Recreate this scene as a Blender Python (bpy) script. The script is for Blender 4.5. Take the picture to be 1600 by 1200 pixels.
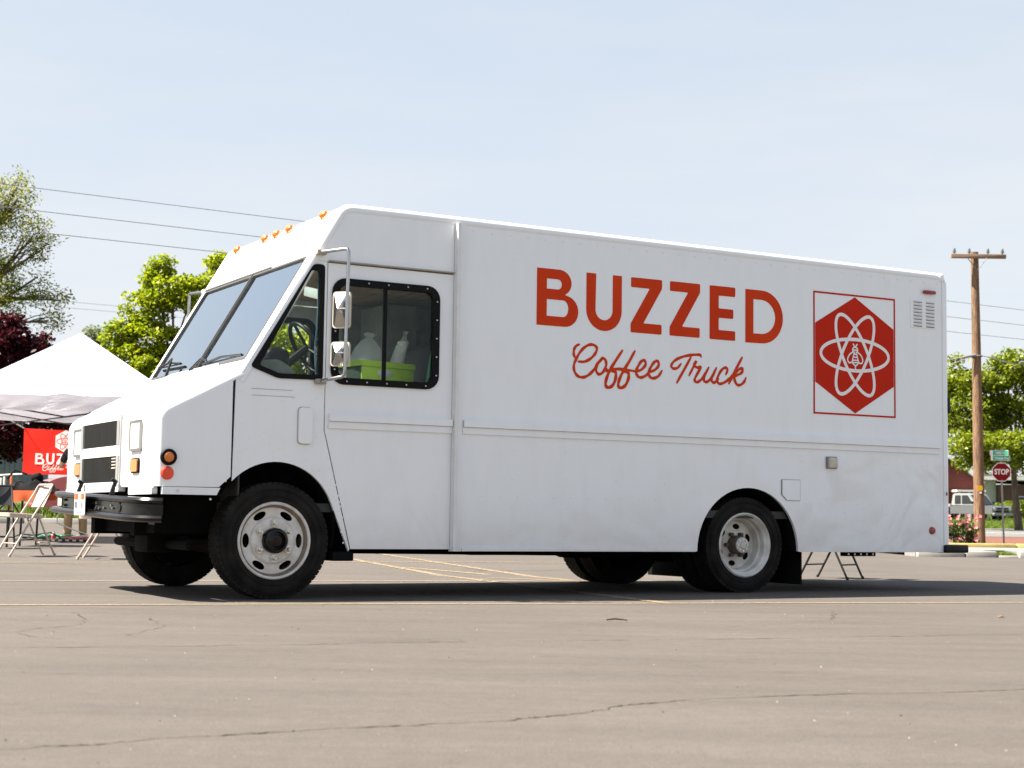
import bpy, bmesh, math, random
import numpy as np
from mathutils import Vector, Matrix, geometry
R = math.radians
rnd = random.Random(7)
for o in list(bpy.data.objects): bpy.data.objects.remove(o)
scene = bpy.context.scene
col = scene.collection

# ---------------------------------------------------------------- camera
cam_d = bpy.data.cameras.new('camera'); cam = bpy.data.objects.new('camera', cam_d); col.objects.link(cam)
cam_d.sensor_width = 36.0; cam_d.lens = 36.0 * 2500 / 1600
cam_d.clip_start = .1; cam_d.clip_end = 3000
pitch, roll = math.atan(210 / 2500), math.atan(.0136)
fw = Vector((0, math.cos(pitch), math.sin(pitch))); up0 = Vector((0, -math.sin(pitch), math.cos(pitch))); rt0 = Vector((1, 0, 0))
rt = math.cos(roll) * rt0 + math.sin(roll) * up0; up = -math.sin(roll) * rt0 + math.cos(roll) * up0
cam.matrix_world = Matrix(((rt.x, up.x, -fw.x, 0), (rt.y, up.y, -fw.y, 0), (rt.z, up.z, -fw.z, .574), (0, 0, 0, 1)))
cam_d.dof.use_dof = True; cam_d.dof.focus_distance = 11.6; cam_d.dof.aperture_fstop = 5.6
scene.camera = cam

# ---------------------------------------------------------------- light
SUN_EL, SUN_AZ = R(52), math.atan2(-.99, -.13)          # azimuth measured from +Y towards +X
sd = Vector((math.sin(SUN_AZ) * math.cos(SUN_EL), math.cos(SUN_AZ) * math.cos(SUN_EL), math.sin(SUN_EL)))
sun_d = bpy.data.lights.new('sun', 'SUN'); sun_d.energy = 4.9; sun_d.angle = R(.53); sun_d.color = (1, .93, .82)
sun = bpy.data.objects.new('sun', sun_d); col.objects.link(sun)
sun.rotation_euler = (-sd).to_track_quat('-Z', 'Y').to_euler()
world = bpy.data.worlds.new('World'); scene.world = world; world.use_nodes = True
nt = world.node_tree; bg = nt.nodes['Background']; bg.inputs['Strength'].default_value = .06
sky = nt.nodes.new('ShaderNodeTexSky'); sky.sky_type = 'NISHITA'; sky.sun_disc = False
sky.sun_elevation = SUN_EL; sky.sun_rotation = SUN_AZ; sky.air_density = 1.0; sky.dust_density = 2.0; sky.ozone_density = 1.0
# a thin milky veil of high cloud lies over the blue
tc = nt.nodes.new('ShaderNodeTexCoord'); mp = nt.nodes.new('ShaderNodeMapping'); mp.inputs['Scale'].default_value = (1.2, 1.2, 7)
nz = nt.nodes.new('ShaderNodeTexNoise'); nz.inputs['Scale'].default_value = 2.2; nz.inputs['Detail'].default_value = 6; nz.inputs['Roughness'].default_value = .55
mr = nt.nodes.new('ShaderNodeMapRange'); mr.inputs['From Min'].default_value = .35; mr.inputs['From Max'].default_value = .75
mr.inputs['To Min'].default_value = .88; mr.inputs['To Max'].default_value = 1.0
mx = nt.nodes.new('ShaderNodeMix'); mx.data_type = 'RGBA'; mx.inputs[7].default_value = (3.45, 3.62, 3.86, 1)
nt.links.new(tc.outputs['Generated'], mp.inputs['Vector']); nt.links.new(mp.outputs[0], nz.inputs['Vector'])
# the veil is thick towards the horizon and thins out overhead
sz = nt.nodes.new('ShaderNodeSeparateXYZ'); nt.links.new(tc.outputs['Generated'], sz.inputs[0])
hz = nt.nodes.new('ShaderNodeMapRange'); hz.inputs['From Min'].default_value = .3; hz.inputs['From Max'].default_value = .9; hz.inputs['To Min'].default_value = .96; hz.inputs['To Max'].default_value = .12
nt.links.new(sz.outputs['Z'], hz.inputs['Value'])
mm_ = nt.nodes.new('ShaderNodeMath'); mm_.operation = 'MULTIPLY'; nt.links.new(mr.outputs[0], mm_.inputs[0]); nt.links.new(hz.outputs[0], mm_.inputs[1])
nt.links.new(nz.outputs['Fac'], mr.inputs['Value']); nt.links.new(mm_.outputs[0], mx.inputs[0])
vr = nt.nodes.new('ShaderNodeValToRGB'); vr.color_ramp.elements[0].position = .03; vr.color_ramp.elements[1].position = .36
vr.color_ramp.elements[0].color = (.885, .900, .925, 1); vr.color_ramp.elements[1].color = (.712, .787, .872, 1)
vs_ = nt.nodes.new('ShaderNodeVectorMath'); vs_.operation = 'SCALE'; vs_.inputs['Scale'].default_value = 4.15
wz = nt.nodes.new('ShaderNodeMath'); wz.operation = 'MULTIPLY_ADD'; wz.inputs[1].default_value = -.42   # streaks of cirrus: whiter where the cloud noise is high
wo = nt.nodes.new('ShaderNodeMath'); wo.operation = 'ADD'; wo.inputs[1].default_value = .21
nt.links.new(nz.outputs['Fac'], wz.inputs[0]); nt.links.new(sz.outputs['Z'], wz.inputs[2]); nt.links.new(wz.outputs[0], wo.inputs[0]); nt.links.new(wo.outputs[0], vr.inputs[0]); nt.links.new(vr.outputs[0], vs_.inputs[0]); nt.links.new(vs_.outputs[0], mx.inputs[7])
nt.links.new(sky.outputs[0], mx.inputs[6]); nt.links.new(mx.outputs[2], bg.inputs['Color'])
scene.view_settings.view_transform = 'Standard'; scene.view_settings.look = 'None'
scene.view_settings.gamma = 1; scene.view_settings.use_curve_mapping = False
scene.view_settings.exposure = 2.0
scene.render.engine = 'CYCLES'

# ---------------------------------------------------------------- materials
def mat(name, rgb, rough=.6, metal=0, var=.12, nscale=6, bump=0, bscale=40, coat=0, spec=.5, alt=None, detail=5, stretch=None, bdist=.01):
    m = bpy.data.materials.new(name); m.use_nodes = True
    t = m.node_tree; b = t.nodes['Principled BSDF']; L = t.links
    b.inputs['Roughness'].default_value = rough; b.inputs['Metallic'].default_value = metal
    b.inputs['Coat Weight'].default_value = coat; b.inputs['Specular IOR Level'].default_value = spec
    c = t.nodes.new('ShaderNodeTexCoord'); src = c.outputs['Object']
    if stretch:
        mpn = t.nodes.new('ShaderNodeMapping'); mpn.inputs['Scale'].default_value = stretch
        L.new(src, mpn.inputs['Vector']); src = mpn.outputs[0]
    n = t.nodes.new('ShaderNodeTexNoise'); n.inputs['Scale'].default_value = nscale; n.inputs['Detail'].default_value = detail
    L.new(src, n.inputs['Vector'])
    r = t.nodes.new('ShaderNodeValToRGB'); r.color_ramp.elements[0].position = .3; r.color_ramp.elements[1].position = .7
    a = alt or tuple(x * (1 - var) for x in rgb); e = rgb if alt else tuple(min(1, x * (1 + var)) for x in rgb)
    r.color_ramp.elements[0].color = (*a, 1); r.color_ramp.elements[1].color = (*e, 1)
    L.new(n.outputs['Fac'], r.inputs[0]); L.new(r.outputs[0], b.inputs['Base Color'])
    if bump:
        n2 = t.nodes.new('ShaderNodeTexNoise'); n2.inputs['Scale'].default_value = bscale; n2.inputs['Detail'].default_value = 4
        L.new(src, n2.inputs['Vector'])
        bp = t.nodes.new('ShaderNodeBump'); bp.inputs['Strength'].default_value = bump; bp.inputs['Distance'].default_value = bdist
        L.new(n2.outputs['Fac'], bp.inputs['Height']); L.new(bp.outputs[0], b.inputs['Normal'])
    return m

def leaf_mat(name, c1, c2, c3, trans=.45):
    m = bpy.data.materials.new(name); m.use_nodes = True
    t = m.node_tree; L = t.links; t.nodes.clear()
    out = t.nodes.new('ShaderNodeOutputMaterial'); out.name = 'Material Output'; g = t.nodes.new('ShaderNodeNewGeometry')
    r = t.nodes.new('ShaderNodeValToRGB'); e = r.color_ramp.elements
    e[0].color = (*c1, 1); e[1].color = (*c3, 1); k = e.new(.5); k.color = (*c2, 1)
    d = t.nodes.new('ShaderNodeBsdfPrincipled'); d.inputs['Roughness'].default_value = .45; d.inputs['Specular IOR Level'].default_value = .35
    tr = t.nodes.new('ShaderNodeBsdfTranslucent'); mxs = t.nodes.new('ShaderNodeMixShader'); mxs.inputs[0].default_value = trans
    L.new(g.outputs['Random Per Island'], r.inputs[0]); L.new(r.outputs[0], d.inputs['Base Color']); L.new(r.outputs[0], tr.inputs['Color'])
    L.new(d.outputs[0], mxs.inputs[1]); L.new(tr.outputs[0], mxs.inputs[2]); L.new(mxs.outputs[0], out.inputs[0])
    return m

def glass_mat(name, tint, base, power=1.0, grough=.015):
    m = bpy.data.materials.new(name); m.use_nodes = True
    t = m.node_tree; L = t.links; t.nodes.clear()
    out = t.nodes.new('ShaderNodeOutputMaterial'); tr = t.nodes.new('ShaderNodeBsdfTransparent'); tr.inputs[0].default_value = (*tint, 1)
    gl = t.nodes.new('ShaderNodeBsdfGlossy'); gl.inputs['Roughness'].default_value = grough; gl.inputs['Color'].default_value = (.90, .96, 1, 1)
    fr = t.nodes.new('ShaderNodeFresnel'); fr.inputs['IOR'].default_value = 1.5
    ma = t.nodes.new('ShaderNodeMath'); ma.operation = 'MULTIPLY_ADD'; ma.inputs[1].default_value = power; ma.inputs[2].default_value = base; ma.use_clamp = True
    ms = t.nodes.new('ShaderNodeMixShader')
    L.new(fr.outputs[0], ma.inputs[0]); L.new(ma.outputs[0], ms.inputs[0]); L.new(tr.outputs[0], ms.inputs[1]); L.new(gl.outputs[0], ms.inputs[2]); L.new(ms.outputs[0], out.inputs[0])
    return m

def paint_mat():
    """white body paint: slight orange peel, long waves of the sheet metal, faint road dirt; more battered low at the rear"""
    m = bpy.data.materials.new('white_body_paint'); m.use_nodes = True
    t = m.node_tree; b = t.nodes['Principled BSDF']; L = t.links
    b.inputs['Roughness'].default_value = .28; b.inputs['Coat Weight'].default_value = .7; b.inputs['Coat Roughness'].default_value = .06
    c = t.nodes.new('ShaderNodeTexCoord')
    n = t.nodes.new('ShaderNodeTexNoise'); n.inputs['Scale'].default_value = 3.5; n.inputs['Detail'].default_value = 8; n.inputs['Roughness'].default_value = .65
    mpn = t.nodes.new('ShaderNodeMapping'); mpn.inputs['Scale'].default_value = (2.2, 1, .5)
    L.new(c.outputs['Object'], mpn.inputs[0]); L.new(mpn.outputs[0], n.inputs['Vector'])
    r = t.nodes.new('ShaderNodeValToRGB'); r.color_ramp.elements[0].position = .28; r.color_ramp.elements[1].position = .52
    r.color_ramp.elements[0].color = (.765, .775, .78, 1); r.color_ramp.elements[1].color = (.795, .81, .82, 1)
    L.new(n.outputs['Fac'], r.inputs[0])
    # road film thrown up along the sills
    nd = t.nodes.new('ShaderNodeTexNoise'); nd.inputs['Scale'].default_value = 7; nd.inputs['Detail'].default_value = 7; nd.inputs['Roughness'].default_value = .7; L.new(c.outputs['Object'], nd.inputs['Vector'])
    s0 = t.nodes.new('ShaderNodeSeparateXYZ'); L.new(c.outputs['Object'], s0.inputs[0])
    d0 = t.nodes.new('ShaderNodeMapRange'); d0.inputs['From Min'].default_value = .75; d0.inputs['From Max'].default_value = .33; d0.inputs['To Max'].default_value = .55; L.new(s0.outputs['Z'], d0.inputs['Value'])
    d1 = t.nodes.new('ShaderNodeMath'); d1.operation = 'MULTIPLY'; L.new(d0.outputs[0], d1.inputs[0]); L.new(nd.outputs['Fac'], d1.inputs[1])
    dm = t.nodes.new('ShaderNodeMix'); dm.data_type = 'RGBA'; dm.inputs[7].default_value = (.50, .46, .40, 1); L.new(d1.outputs[0], dm.inputs[0]); L.new(r.outputs[0], dm.inputs[6]); L.new(dm.outputs[2], b.inputs['Base Color'])
    n2 = t.nodes.new('ShaderNodeTexNoise'); n2.inputs['Scale'].default_value = 1.5; n2.inputs['Detail'].default_value = 2.5; n2.inputs['Distortion'].default_value = .6
    L.new(c.outputs['Object'], n2.inputs['Vector'])
    sx = t.nodes.new('ShaderNodeSeparateXYZ'); L.new(c.outputs['Object'], sx.inputs[0])
    m1 = t.nodes.new('ShaderNodeMapRange'); m1.inputs['From Min'].default_value = 4.1; m1.inputs['From Max'].default_value = 5.0
    m2 = t.nodes.new('ShaderNodeMapRange'); m2.inputs['From Min'].default_value = 1.20; m2.inputs['From Max'].default_value = .95
    L.new(sx.outputs['X'], m1.inputs['Value']); L.new(sx.outputs['Z'], m2.inputs['Value'])
    mu = t.nodes.new('ShaderNodeMath'); mu.operation = 'MULTIPLY'; L.new(m1.outputs[0], mu.inputs[0]); L.new(m2.outputs[0], mu.inputs[1])
    ad = t.nodes.new('ShaderNodeMath'); ad.operation = 'MULTIPLY_ADD'; ad.inputs[1].default_value = .42; ad.inputs[2].default_value = .16; L.new(mu.outputs[0], ad.inputs[0])
    bp = t.nodes.new('ShaderNodeBump'); bp.inputs['Distance'].default_value = .09
    L.new(ad.outputs[0], bp.inputs['Strength']); L.new(n2.outputs['Fac'], bp.inputs['Height'])
    L.new(bp.outputs[0], b.inputs['Normal']); L.new(bp.outputs[0], b.inputs['Coat Normal'])
    return m

M = {}
M['paint'] = paint_mat()
M['white_metal'] = mat('white_trim_paint', (.68, .68, .67), .35, var=.05, nscale=12, coat=.3)
M['black_trim'] = mat('black_rubber_trim', (.004, .004, .0045), .6, var=.3, nscale=20, spec=.15)
M['black_paint'] = mat('black_bumper_paint', (.004, .004, .004), .2, var=.5, nscale=14, bump=.06, bscale=30, spec=.3)
M['under'] = mat('black_underbody', (.004, .004, .004), .9, var=.4, nscale=9, spec=.15)
M['rubber'] = mat('tyre_rubber', (.0045, .0044, .0042), .8, var=.45, nscale=7, bump=.15, bscale=60, alt=(.021, .019, .0165), spec=.15)
M['rim'] = mat('painted_wheel_steel', (.74, .73, .70), .42, var=.1, nscale=14, alt=(.52, .47, .40), coat=.2)
M['rim_rear'] = mat('weathered_wheel_steel', (.66, .66, .62), .45, var=.1, nscale=9, alt=(.44, .41, .35), coat=.15)
M['steel'] = mat('bare_steel', (.62, .60, .56), .3, 1, var=.12, nscale=30)
M['chrome'] = mat('stainless_steel', (.42, .42, .41), .24, 1, var=.05, nscale=12)
M['rust'] = mat('rusty_iron', (.085, .062, .048), .8, var=.4, nscale=25)
M['amber'] = mat('amber_lens', (.62, .15, .008), .25, var=.1, nscale=40, coat=.5)
M['red_lens'] = mat('red_lens', (.62, .035, .02), .25, var=.1, nscale=40, coat=.5)
M['dark_red'] = mat('dark_red_lens', (.26, .008, .015), .25, var=.1, nscale=40, coat=.5)
M['lens'] = mat('headlamp_lens', (.46, .45, .42), .12, var=.06, nscale=60, coat=.8, bump=.3, bscale=120)
M['gap'] = mat('dark_recess', (.004, .004, .004), .95, var=.2, spec=.1)
M['grille'] = mat('grille_mesh', (.016, .015, .013), .5, var=.3, nscale=60)
M['orange_vinyl'] = mat('orange_vinyl', (.60, .050, .006), .6, var=.04, nscale=2, alt=(.54, .034, .005), spec=.12)
M['red_vinyl'] = mat('red_vinyl', (.50, .018, .004), .6, var=.05, nscale=4, spec=.12)
M['white_vinyl'] = mat('white_vinyl', (.78, .77, .75), .42, var=.02, nscale=4)
M['windshield'] = glass_mat('windshield_glass', (.90, .96, .95), .40, 1.2)
M['glass'] = glass_mat('side_glass', (.95, .98, .96), .0, .3)
M['wall_in'] = mat('interior_panel', (.27, .29, .275), .7, var=.2, nscale=5)
M['dark_in'] = mat('interior_dark', (.035, .037, .037), .7, var=.3, nscale=5)
M['tan_in'] = mat('plywood_ceiling', (.5, .31, .17), .7, var=.25, nscale=4, stretch=(.6, 6, 1))
M['dash'] = mat('dashboard_vinyl', (.14, .16, .14), .6, var=.15, nscale=12)
M['black_plastic'] = mat('black_plastic', (.006, .006, .0065), .45, var=.2, nscale=20, spec=.25)
M['green_plastic'] = mat('lime_plastic', (.52, .76, .04), .4, var=.06, nscale=10)
M['dark_net'] = mat('dark_green_weave', (.03, .05, .035), .7, var=.4, nscale=60)
M['bag_film'] = leaf_mat('clear_bag_film', (.92, .93, .93), (.92, .93, .93), (.92, .93, .93), .5)
def see_through(m, f):
    t = m.node_tree; o = t.nodes['Material Output']; src = o.inputs[0].links[0].from_socket; tr = t.nodes.new('ShaderNodeBsdfTransparent'); ms = t.nodes.new('ShaderNodeMixShader'); ms.inputs[0].default_value = f
    t.links.new(tr.outputs[0], ms.inputs[1]); t.links.new(src, ms.inputs[2]); t.links.new(ms.outputs[0], o.inputs[0])
see_through(M['bag_film'], .5)
M['cup'] = mat('paper_cup_stack', (.9, .89, .87), .6, var=.06, nscale=10)
M['tin'] = mat('beige_outlet_cover', (.50, .46, .38), .5, var=.1, nscale=30)
M['plate'] = mat('license_plate_white', (.75, .75, .73), .4, var=.04)
M['ink'] = mat('dark_blue_ink', (.05, .06, .10), .5, var=.2)

# ---------------------------------------------------------------- mesh helpers
class MB:
    def __init__(s): s.v = []; s.f = []
    def add(s, vs, fs):
        k = len(s.v); s.v += [tuple(p) for p in vs]; s.f += [tuple(i + k for i in f) for f in fs]; return s
    def box(s, c, d, rot=None, bev=0, seg=2):
        bm = bmesh.new(); bmesh.ops.create_cube(bm, size=1)
        for p in bm.verts: p.co = Vector((p.co.x * d[0], p.co.y * d[1], p.co.z * d[2]))
        if bev: bmesh.ops.bevel(bm, geom=list(bm.edges), offset=bev, segments=seg, affect='EDGES', profile=.5)
        bm.verts.index_update(); rm = rot if rot is not None else Matrix.Identity(3)
        s.add([rm @ p.co + Vector(c) for p in bm.verts], [[q.index for q in f.verts] for f in bm.faces]); bm.free(); return s
    def span(s, a, b, bev=0, seg=2):
        return s.box([(a[i] + b[i]) / 2 for i in range(3)], [abs(b[i] - a[i]) for i in range(3)], None, bev, seg)
    def tube(s, path, r, n=8, cap=True, closed=False):
        P = [Vector(p) for p in path]; m = len(P); rs = r if isinstance(r, (list, tuple)) else [r] * m
        ref = Vector((0, 0, 1)); vs = []; prev = None
        for i, p in enumerate(P):
            if closed: t = P[(i + 1) % m] - P[i - 1]
            else: t = P[min(i + 1, m - 1)] - P[max(i - 1, 0)]
            t.normalize()
            if prev is None:
                a = ref if abs(t.dot(ref)) < .95 else Vector((1, 0, 0))
                x = t.cross(a).normalized()
            else:
                x = (prev - t * prev.dot(t)); x = x.normalized() if x.length > 1e-6 else t.orthogonal().normalized()
            prev = x; y = t.cross(x)
            for k in range(n):
                an = 2 * math.pi * k / n; vs.append(p + (x * math.cos(an) + y * math.sin(an)) * rs[i])
        fs = []
        for i in range(m if closed else m - 1):
            j = (i + 1) % m
            for k in range(n): fs.append((i * n + k, i * n + (k + 1) % n, j * n + (k + 1) % n, j * n + k))
        if cap and not closed: fs += [tuple(range(n))[::-1], tuple(range((m - 1) * n, m * n))]
        return s.add(vs, fs)
    def lathe(s, prof, fn, n=40, close=False):
        """prof: (radius, along) ; fn(radius cos, radius sin, along) -> point"""
        vs = []; m = len(prof)
        for k in range(n):
            a = 2 * math.pi * k / n
            for r, y in prof: vs.append(fn(r * math.cos(a), r * math.sin(a), y))
        fs = []
        for k in range(n):
            q = (k + 1) % n
            for i in range(m if close else m - 1):
                j = (i + 1) % m; fs.append((k * m + i, q * m + i, q * m + j, k * m + j))
        return s.add(vs, fs)
    def prism(s, outer, holes, fn, d0, d1):
        """flat outline (with holes) given thickness from d0 to d1 ; fn(a, b, d) -> point"""
        loops = [list(outer)] + [list(h) for h in holes]
        tris = geometry.tessellate_polygon([[Vector((a, b, 0)) for a, b in l] for l in loops])
        pts = [p for l in loops for p in l]; n = len(pts)
        vs = [fn(a, b, d0) for a, b in pts] + [fn(a, b, d1) for a, b in pts]
        fs = [tuple(t) for t in tris] + [tuple(i + n for i in reversed(t)) for t in tris]
        k = 0
        for l in loops:
            m = len(l)
            for i in range(m): fs.append((k + i, k + (i + 1) % m, k + (i + 1) % m + n, k + i + n))
            k += m
        return s.add(vs, fs)
    def build(s, name, m, parent=None, smooth=True, angle=38, recalc=True, **kw):
        me = bpy.data.meshes.new(name); me.from_pydata(s.v, [], s.f); me.validate(clean_customdata=False)
        if recalc:
            bm = bmesh.new(); bm.from_mesh(me); bmesh.ops.recalc_face_normals(bm, faces=bm.faces); bm.to_mesh(me); bm.free()
        me.materials.append(m)
        if smooth:
            me.polygons.foreach_set('use_smooth', [True] * len(me.polygons)); me.set_sharp_from_angle(angle=R(angle))
        o = bpy.data.objects.new(name, me); col.objects.link(o); o.parent = parent
        for k, v in kw.items(): o[k] = v
        return o

def thing(name, label, cat, loc=(0, 0, 0), rz=0, group=None):
    o = bpy.data.objects.new(name, None); col.objects.link(o); o.empty_display_size = .2
    o.location = loc; o.rotation_euler = (0, 0, rz); o['label'] = label; o['category'] = cat
    if group: o['group'] = group
    return o
def tag(o, label, cat, group=None):
    o['label'] = label; o['category'] = cat
    if group: o['group'] = group
    return o
def copy_tree(o, loc, rz, label, parent=None):
    c = o.copy(); col.objects.link(c); c.location = loc; c.rotation_euler = (0, 0, rz); c['label'] = label
    def rec(a, b):
        for ch in list(a.children):
            d = ch.copy(); col.objects.link(d); d.parent = b; rec(ch, d)
    rec(o, c); return c
def arc(cx, cy, r, a0, a1, n=10, ry=None):
    ry = r if ry is None else ry
    return [(cx + r * math.cos(R(a0 + (a1 - a0) * i / n)), cy + ry * math.sin(R(a0 + (a1 - a0) * i / n))) for i in range(n + 1)]
def rrect(x0, y0, x1, y1, r, n=5):
    return arc(x1 - r, y1 - r, r, 0, 90, n) + arc(x0 + r, y1 - r, r, 90, 180, n) + arc(x0 + r, y0 + r, r, 180, 270, n) + arc(x1 - r, y0 + r, r, 270, 360, n)
def roundpoly(pts, r, n=4):
    out = []; m = len(pts)
    for i in range(m):
        p, a, b = Vector(pts[i]), Vector(pts[i - 1]), Vector(pts[(i + 1) % m])
        u, w = a - p, b - p; q = min(r, u.length * .45, w.length * .45); s0, s1 = p + u.normalized() * q, p + w.normalized() * q
        for k in range(n + 1):
            t = k / n; out.append(tuple((1 - t) ** 2 * s0 + 2 * t * (1 - t) * p + t * t * s1))
    return out
def shrink(pts, cx, cy, dx, dy):
    return [(x + (dx if x < cx else -dx), y + (dy if y < cy else -dy)) for x, y in pts]
def catmull(P, n=8):
    P = [Vector(p) for p in P]; out = []
    for i in range(len(P) - 1):
        a, b, c, d = P[max(i - 1, 0)], P[i], P[i + 1], P[min(i + 2, len(P) - 1)]
        for k in range(n):
            t = k / n
            out.append(.5 * ((2 * b) + (c - a) * t + (2 * a - 5 * b + 4 * c - d) * t * t + (3 * b - a - 3 * c + d) * t ** 3))
    out.append(P[-1]); return out
def ribbon(mb, path, w, fn, d0, rise=.0012, ends=True, thick=.001):
    """flat painted stroke following path (2D), with round ends; it climbs a hair along its length so it never crosses itself in one plane"""
    P = [Vector(p[:2]) for p in path]; m = len(P); vs = []; fs = []
    ws = w if isinstance(w, (list, tuple)) else [w] * m
    for i, p in enumerate(P):
        t = (P[min(i + 1, m - 1)] - P[max(i - 1, 0)]).normalized(); nrm = Vector((-t.y, t.x)); d = d0 + rise * i / max(1, m - 1)
        for sg in (1, -1): q = p + nrm * sg * ws[i] / 2; vs.append(fn(q.x, q.y, d))
    for i in range(m - 1): fs.append((2 * i, 2 * i + 1, 2 * i + 3, 2 * i + 2))
    mb.add(vs, fs)
    if ends:
        for i, j in ((0, 1), (m - 1, m - 2)):
            t = (P[i] - P[j]).normalized(); a0 = math.atan2(t.y, t.x); d = d0 + rise * i / max(1, m - 1)
            pts = [P[i] + Vector((math.cos(a0 + R(k)), math.sin(a0 + R(k)))) * ws[i] / 2 for k in range(-90, 91, 30)]
            mb.add([fn(q.x, q.y, d) for q in pts], [tuple(range(len(pts)))])
    return mb
def text_mesh(s, size, fn, m, name, parent, d=.0, sx=1, thick=.002, bold=0):
    """flat lettering with a little thickness; fn(x, y, depth) -> point ; centred"""
    cu = bpy.data.curves.new('txt', 'FONT'); cu.body = s; cu.size = size; cu.align_x = 'CENTER'; cu.align_y = 'CENTER'; cu.resolution_u = 4; cu.offset = bold
    cu.extrude = thick / 2
    ob = bpy.data.objects.new('txt', cu); col.objects.link(ob); dg = bpy.context.evaluated_depsgraph_get()
    me = bpy.data.meshes.new_from_object(ob.evaluated_get(dg)); bpy.data.objects.remove(ob)
    mb = MB().add([fn(v.co.x * sx, v.co.y, d + v.co.z) for v in me.vertices], [tuple(p.vertices) for p in me.polygons])
    bpy.data.meshes.remove(me); return mb.build(name, m, parent, smooth=False)
def smooth01(t): t = max(0, min(1, t)); return t * t * (3 - 2 * t)
# ---------------------------------------------------------------- ground
def interp(x, pts): return float(np.interp(x, [p[0] for p in pts], [p[1] for p in pts]))
def e_left(y): return .0195 * max(0, y - 16)
LP = [(30, .33), (33.2, .42), (60, .95), (100, 1.55), (140, 1.9), (700, 2.4)]
RP = [(28.4, .11), (38, .03), (44, .046), (60, .106), (85, .353), (100, .78), (140, 1.0), (700, 2.2)]
def wr(x): return smooth01((x + 1) / 8)
def elev_lot(x, y): return (1 - wr(x)) * e_left(y)
def elev(x, y): return (1 - wr(x)) * interp(y, LP) + wr(x) * interp(y, RP)
def gz(x, y): return elev_lot(x, y) if y < (33.2 if x < 5 else 28.4) else elev(x, y)
def sheet(name, xs, ys, fn, m, off=0, **kw):
    vs = [(x, y, fn(x, y) + off) for y in ys for x in xs]; n = len(xs)
    fs = [(j * n + i, j * n + i + 1, (j + 1) * n + i + 1, (j + 1) * n + i) for j in range(len(ys) - 1) for i in range(n - 1)]
    return MB().add(vs, fs).build(name, m, None, angle=60, recalc=False, **kw)
def frange(a, b, n): return [a + (b - a) * i / n for i in range(n + 1)]

def asphalt_mat():
    m = bpy.data.materials.new('sun_bleached_asphalt'); m.use_nodes = True
    t = m.node_tree; b = t.nodes['Principled BSDF']; L = t.links; b.inputs['Roughness'].default_value = .88; b.inputs['Specular IOR Level'].default_value = .25
    c = t.nodes.new('ShaderNodeTexCoord')
    def noise(sc, det, rough=.5, st=None):
        n = t.nodes.new('ShaderNodeTexNoise'); n.inputs['Scale'].default_value = sc; n.inputs['Detail'].default_value = det; n.inputs['Roughness'].default_value = rough
        if st:
            k = t.nodes.new('ShaderNodeMapping'); k.inputs['Scale'].default_value = st; k.inputs['Rotation'].default_value = (0, 0, R(17)); L.new(c.outputs['Object'], k.inputs[0]); L.new(k.outputs[0], n.inputs['Vector'])
        else: L.new(c.outputs['Object'], n.inputs['Vector'])
        return n.outputs['Fac']
    def ramp(src, p0, p1, c0, c1):
        r = t.nodes.new('ShaderNodeValToRGB'); r.color_ramp.elements[0].position = p0; r.color_ramp.elements[1].position = p1
        r.color_ramp.elements[0].color = (*c0, 1); r.color_ramp.elements[1].color = (*c1, 1); L.new(src, r.inputs[0]); return r.outputs[0]
    def mixc(a, bb, mode, f=1):
        k = t.nodes.new('ShaderNodeMix'); k.data_type = 'RGBA'; k.blend_type = mode; k.inputs[0].default_value = f; L.new(a, k.inputs[6]); L.new(bb, k.inputs[7]); return k.outputs[2]
    base = ramp(noise(.35, 6, .6), .3, .7, (.088, .078, .0695), (.108, .096, .0855))
    base = mixc(base, ramp(noise(1.6, 5, .65, (.35, 1.8, 1)), .3, .7, (.84, .84, .85), (1.08, 1.07, 1.06)), 'MULTIPLY')
    base = mixc(base, ramp(noise(14, 6, .75), .3, .75, (.86, .86, .87), (1.1, 1.1, 1.08)), 'MULTIPLY')
    sp = noise(140, 3, .8)
    base = mixc(base, ramp(sp, .34, .62, (.62, .61, .60), (1.18, 1.17, 1.15)), 'MULTIPLY')
    base = mixc(base, ramp(noise(.9, 3, .5), .62, .75, (1, 1, 1), (.84, .83, .82)), 'MULTIPLY')
    base = mixc(base, ramp(noise(2.3, 2, .4), .70, .80, (1, 1, 1), (.78, .77, .77)), 'MULTIPLY')
    base = mixc(base, ramp(noise(48, 4, .8), .36, .46, (.74, .73, .72), (1, 1, 1)), 'MULTIPLY', .8)
    L.new(base, b.inputs['Base Color'])
    bp = t.nodes.new('ShaderNodeBump'); bp.inputs['Strength'].default_value = .55; bp.inputs['Distance'].default_value = .006
    L.new(sp, bp.inputs['Height']); L.new(bp.outputs[0], b.inputs['Normal'])
    return m
def worn_paint(name, rgb, thr=.47):
    m = mat(name, rgb, .8, var=.1, nscale=8)
    t = m.node_tree; L = t.links; b = t.nodes['Principled BSDF']; out = t.nodes['Material Output']
    n = t.nodes.new('ShaderNodeTexNoise'); n.inputs['Scale'].default_value = 26; n.inputs['Detail'].default_value = 7; n.inputs['Roughness'].default_value = .75
    c = t.nodes.new('ShaderNodeTexCoord'); L.new(c.outputs['Object'], n.inputs['Vector'])
    r = t.nodes.new('ShaderNodeValToRGB'); r.color_ramp.elements[0].position = thr - .06; r.color_ramp.elements[1].position = thr + .06
    L.new(n.outputs['Fac'], r.inputs[0])
    tr = t.nodes.new('ShaderNodeBsdfTransparent'); ms = t.nodes.new('ShaderNodeMixShader')
    L.new(r.outputs[0], ms.inputs[0]); L.new(tr.outputs[0], ms.inputs[1]); L.new(b.outputs[0], ms.inputs[2]); L.new(ms.outputs[0], out.inputs[0]); return m
M['asphalt'] = asphalt_mat()
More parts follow.
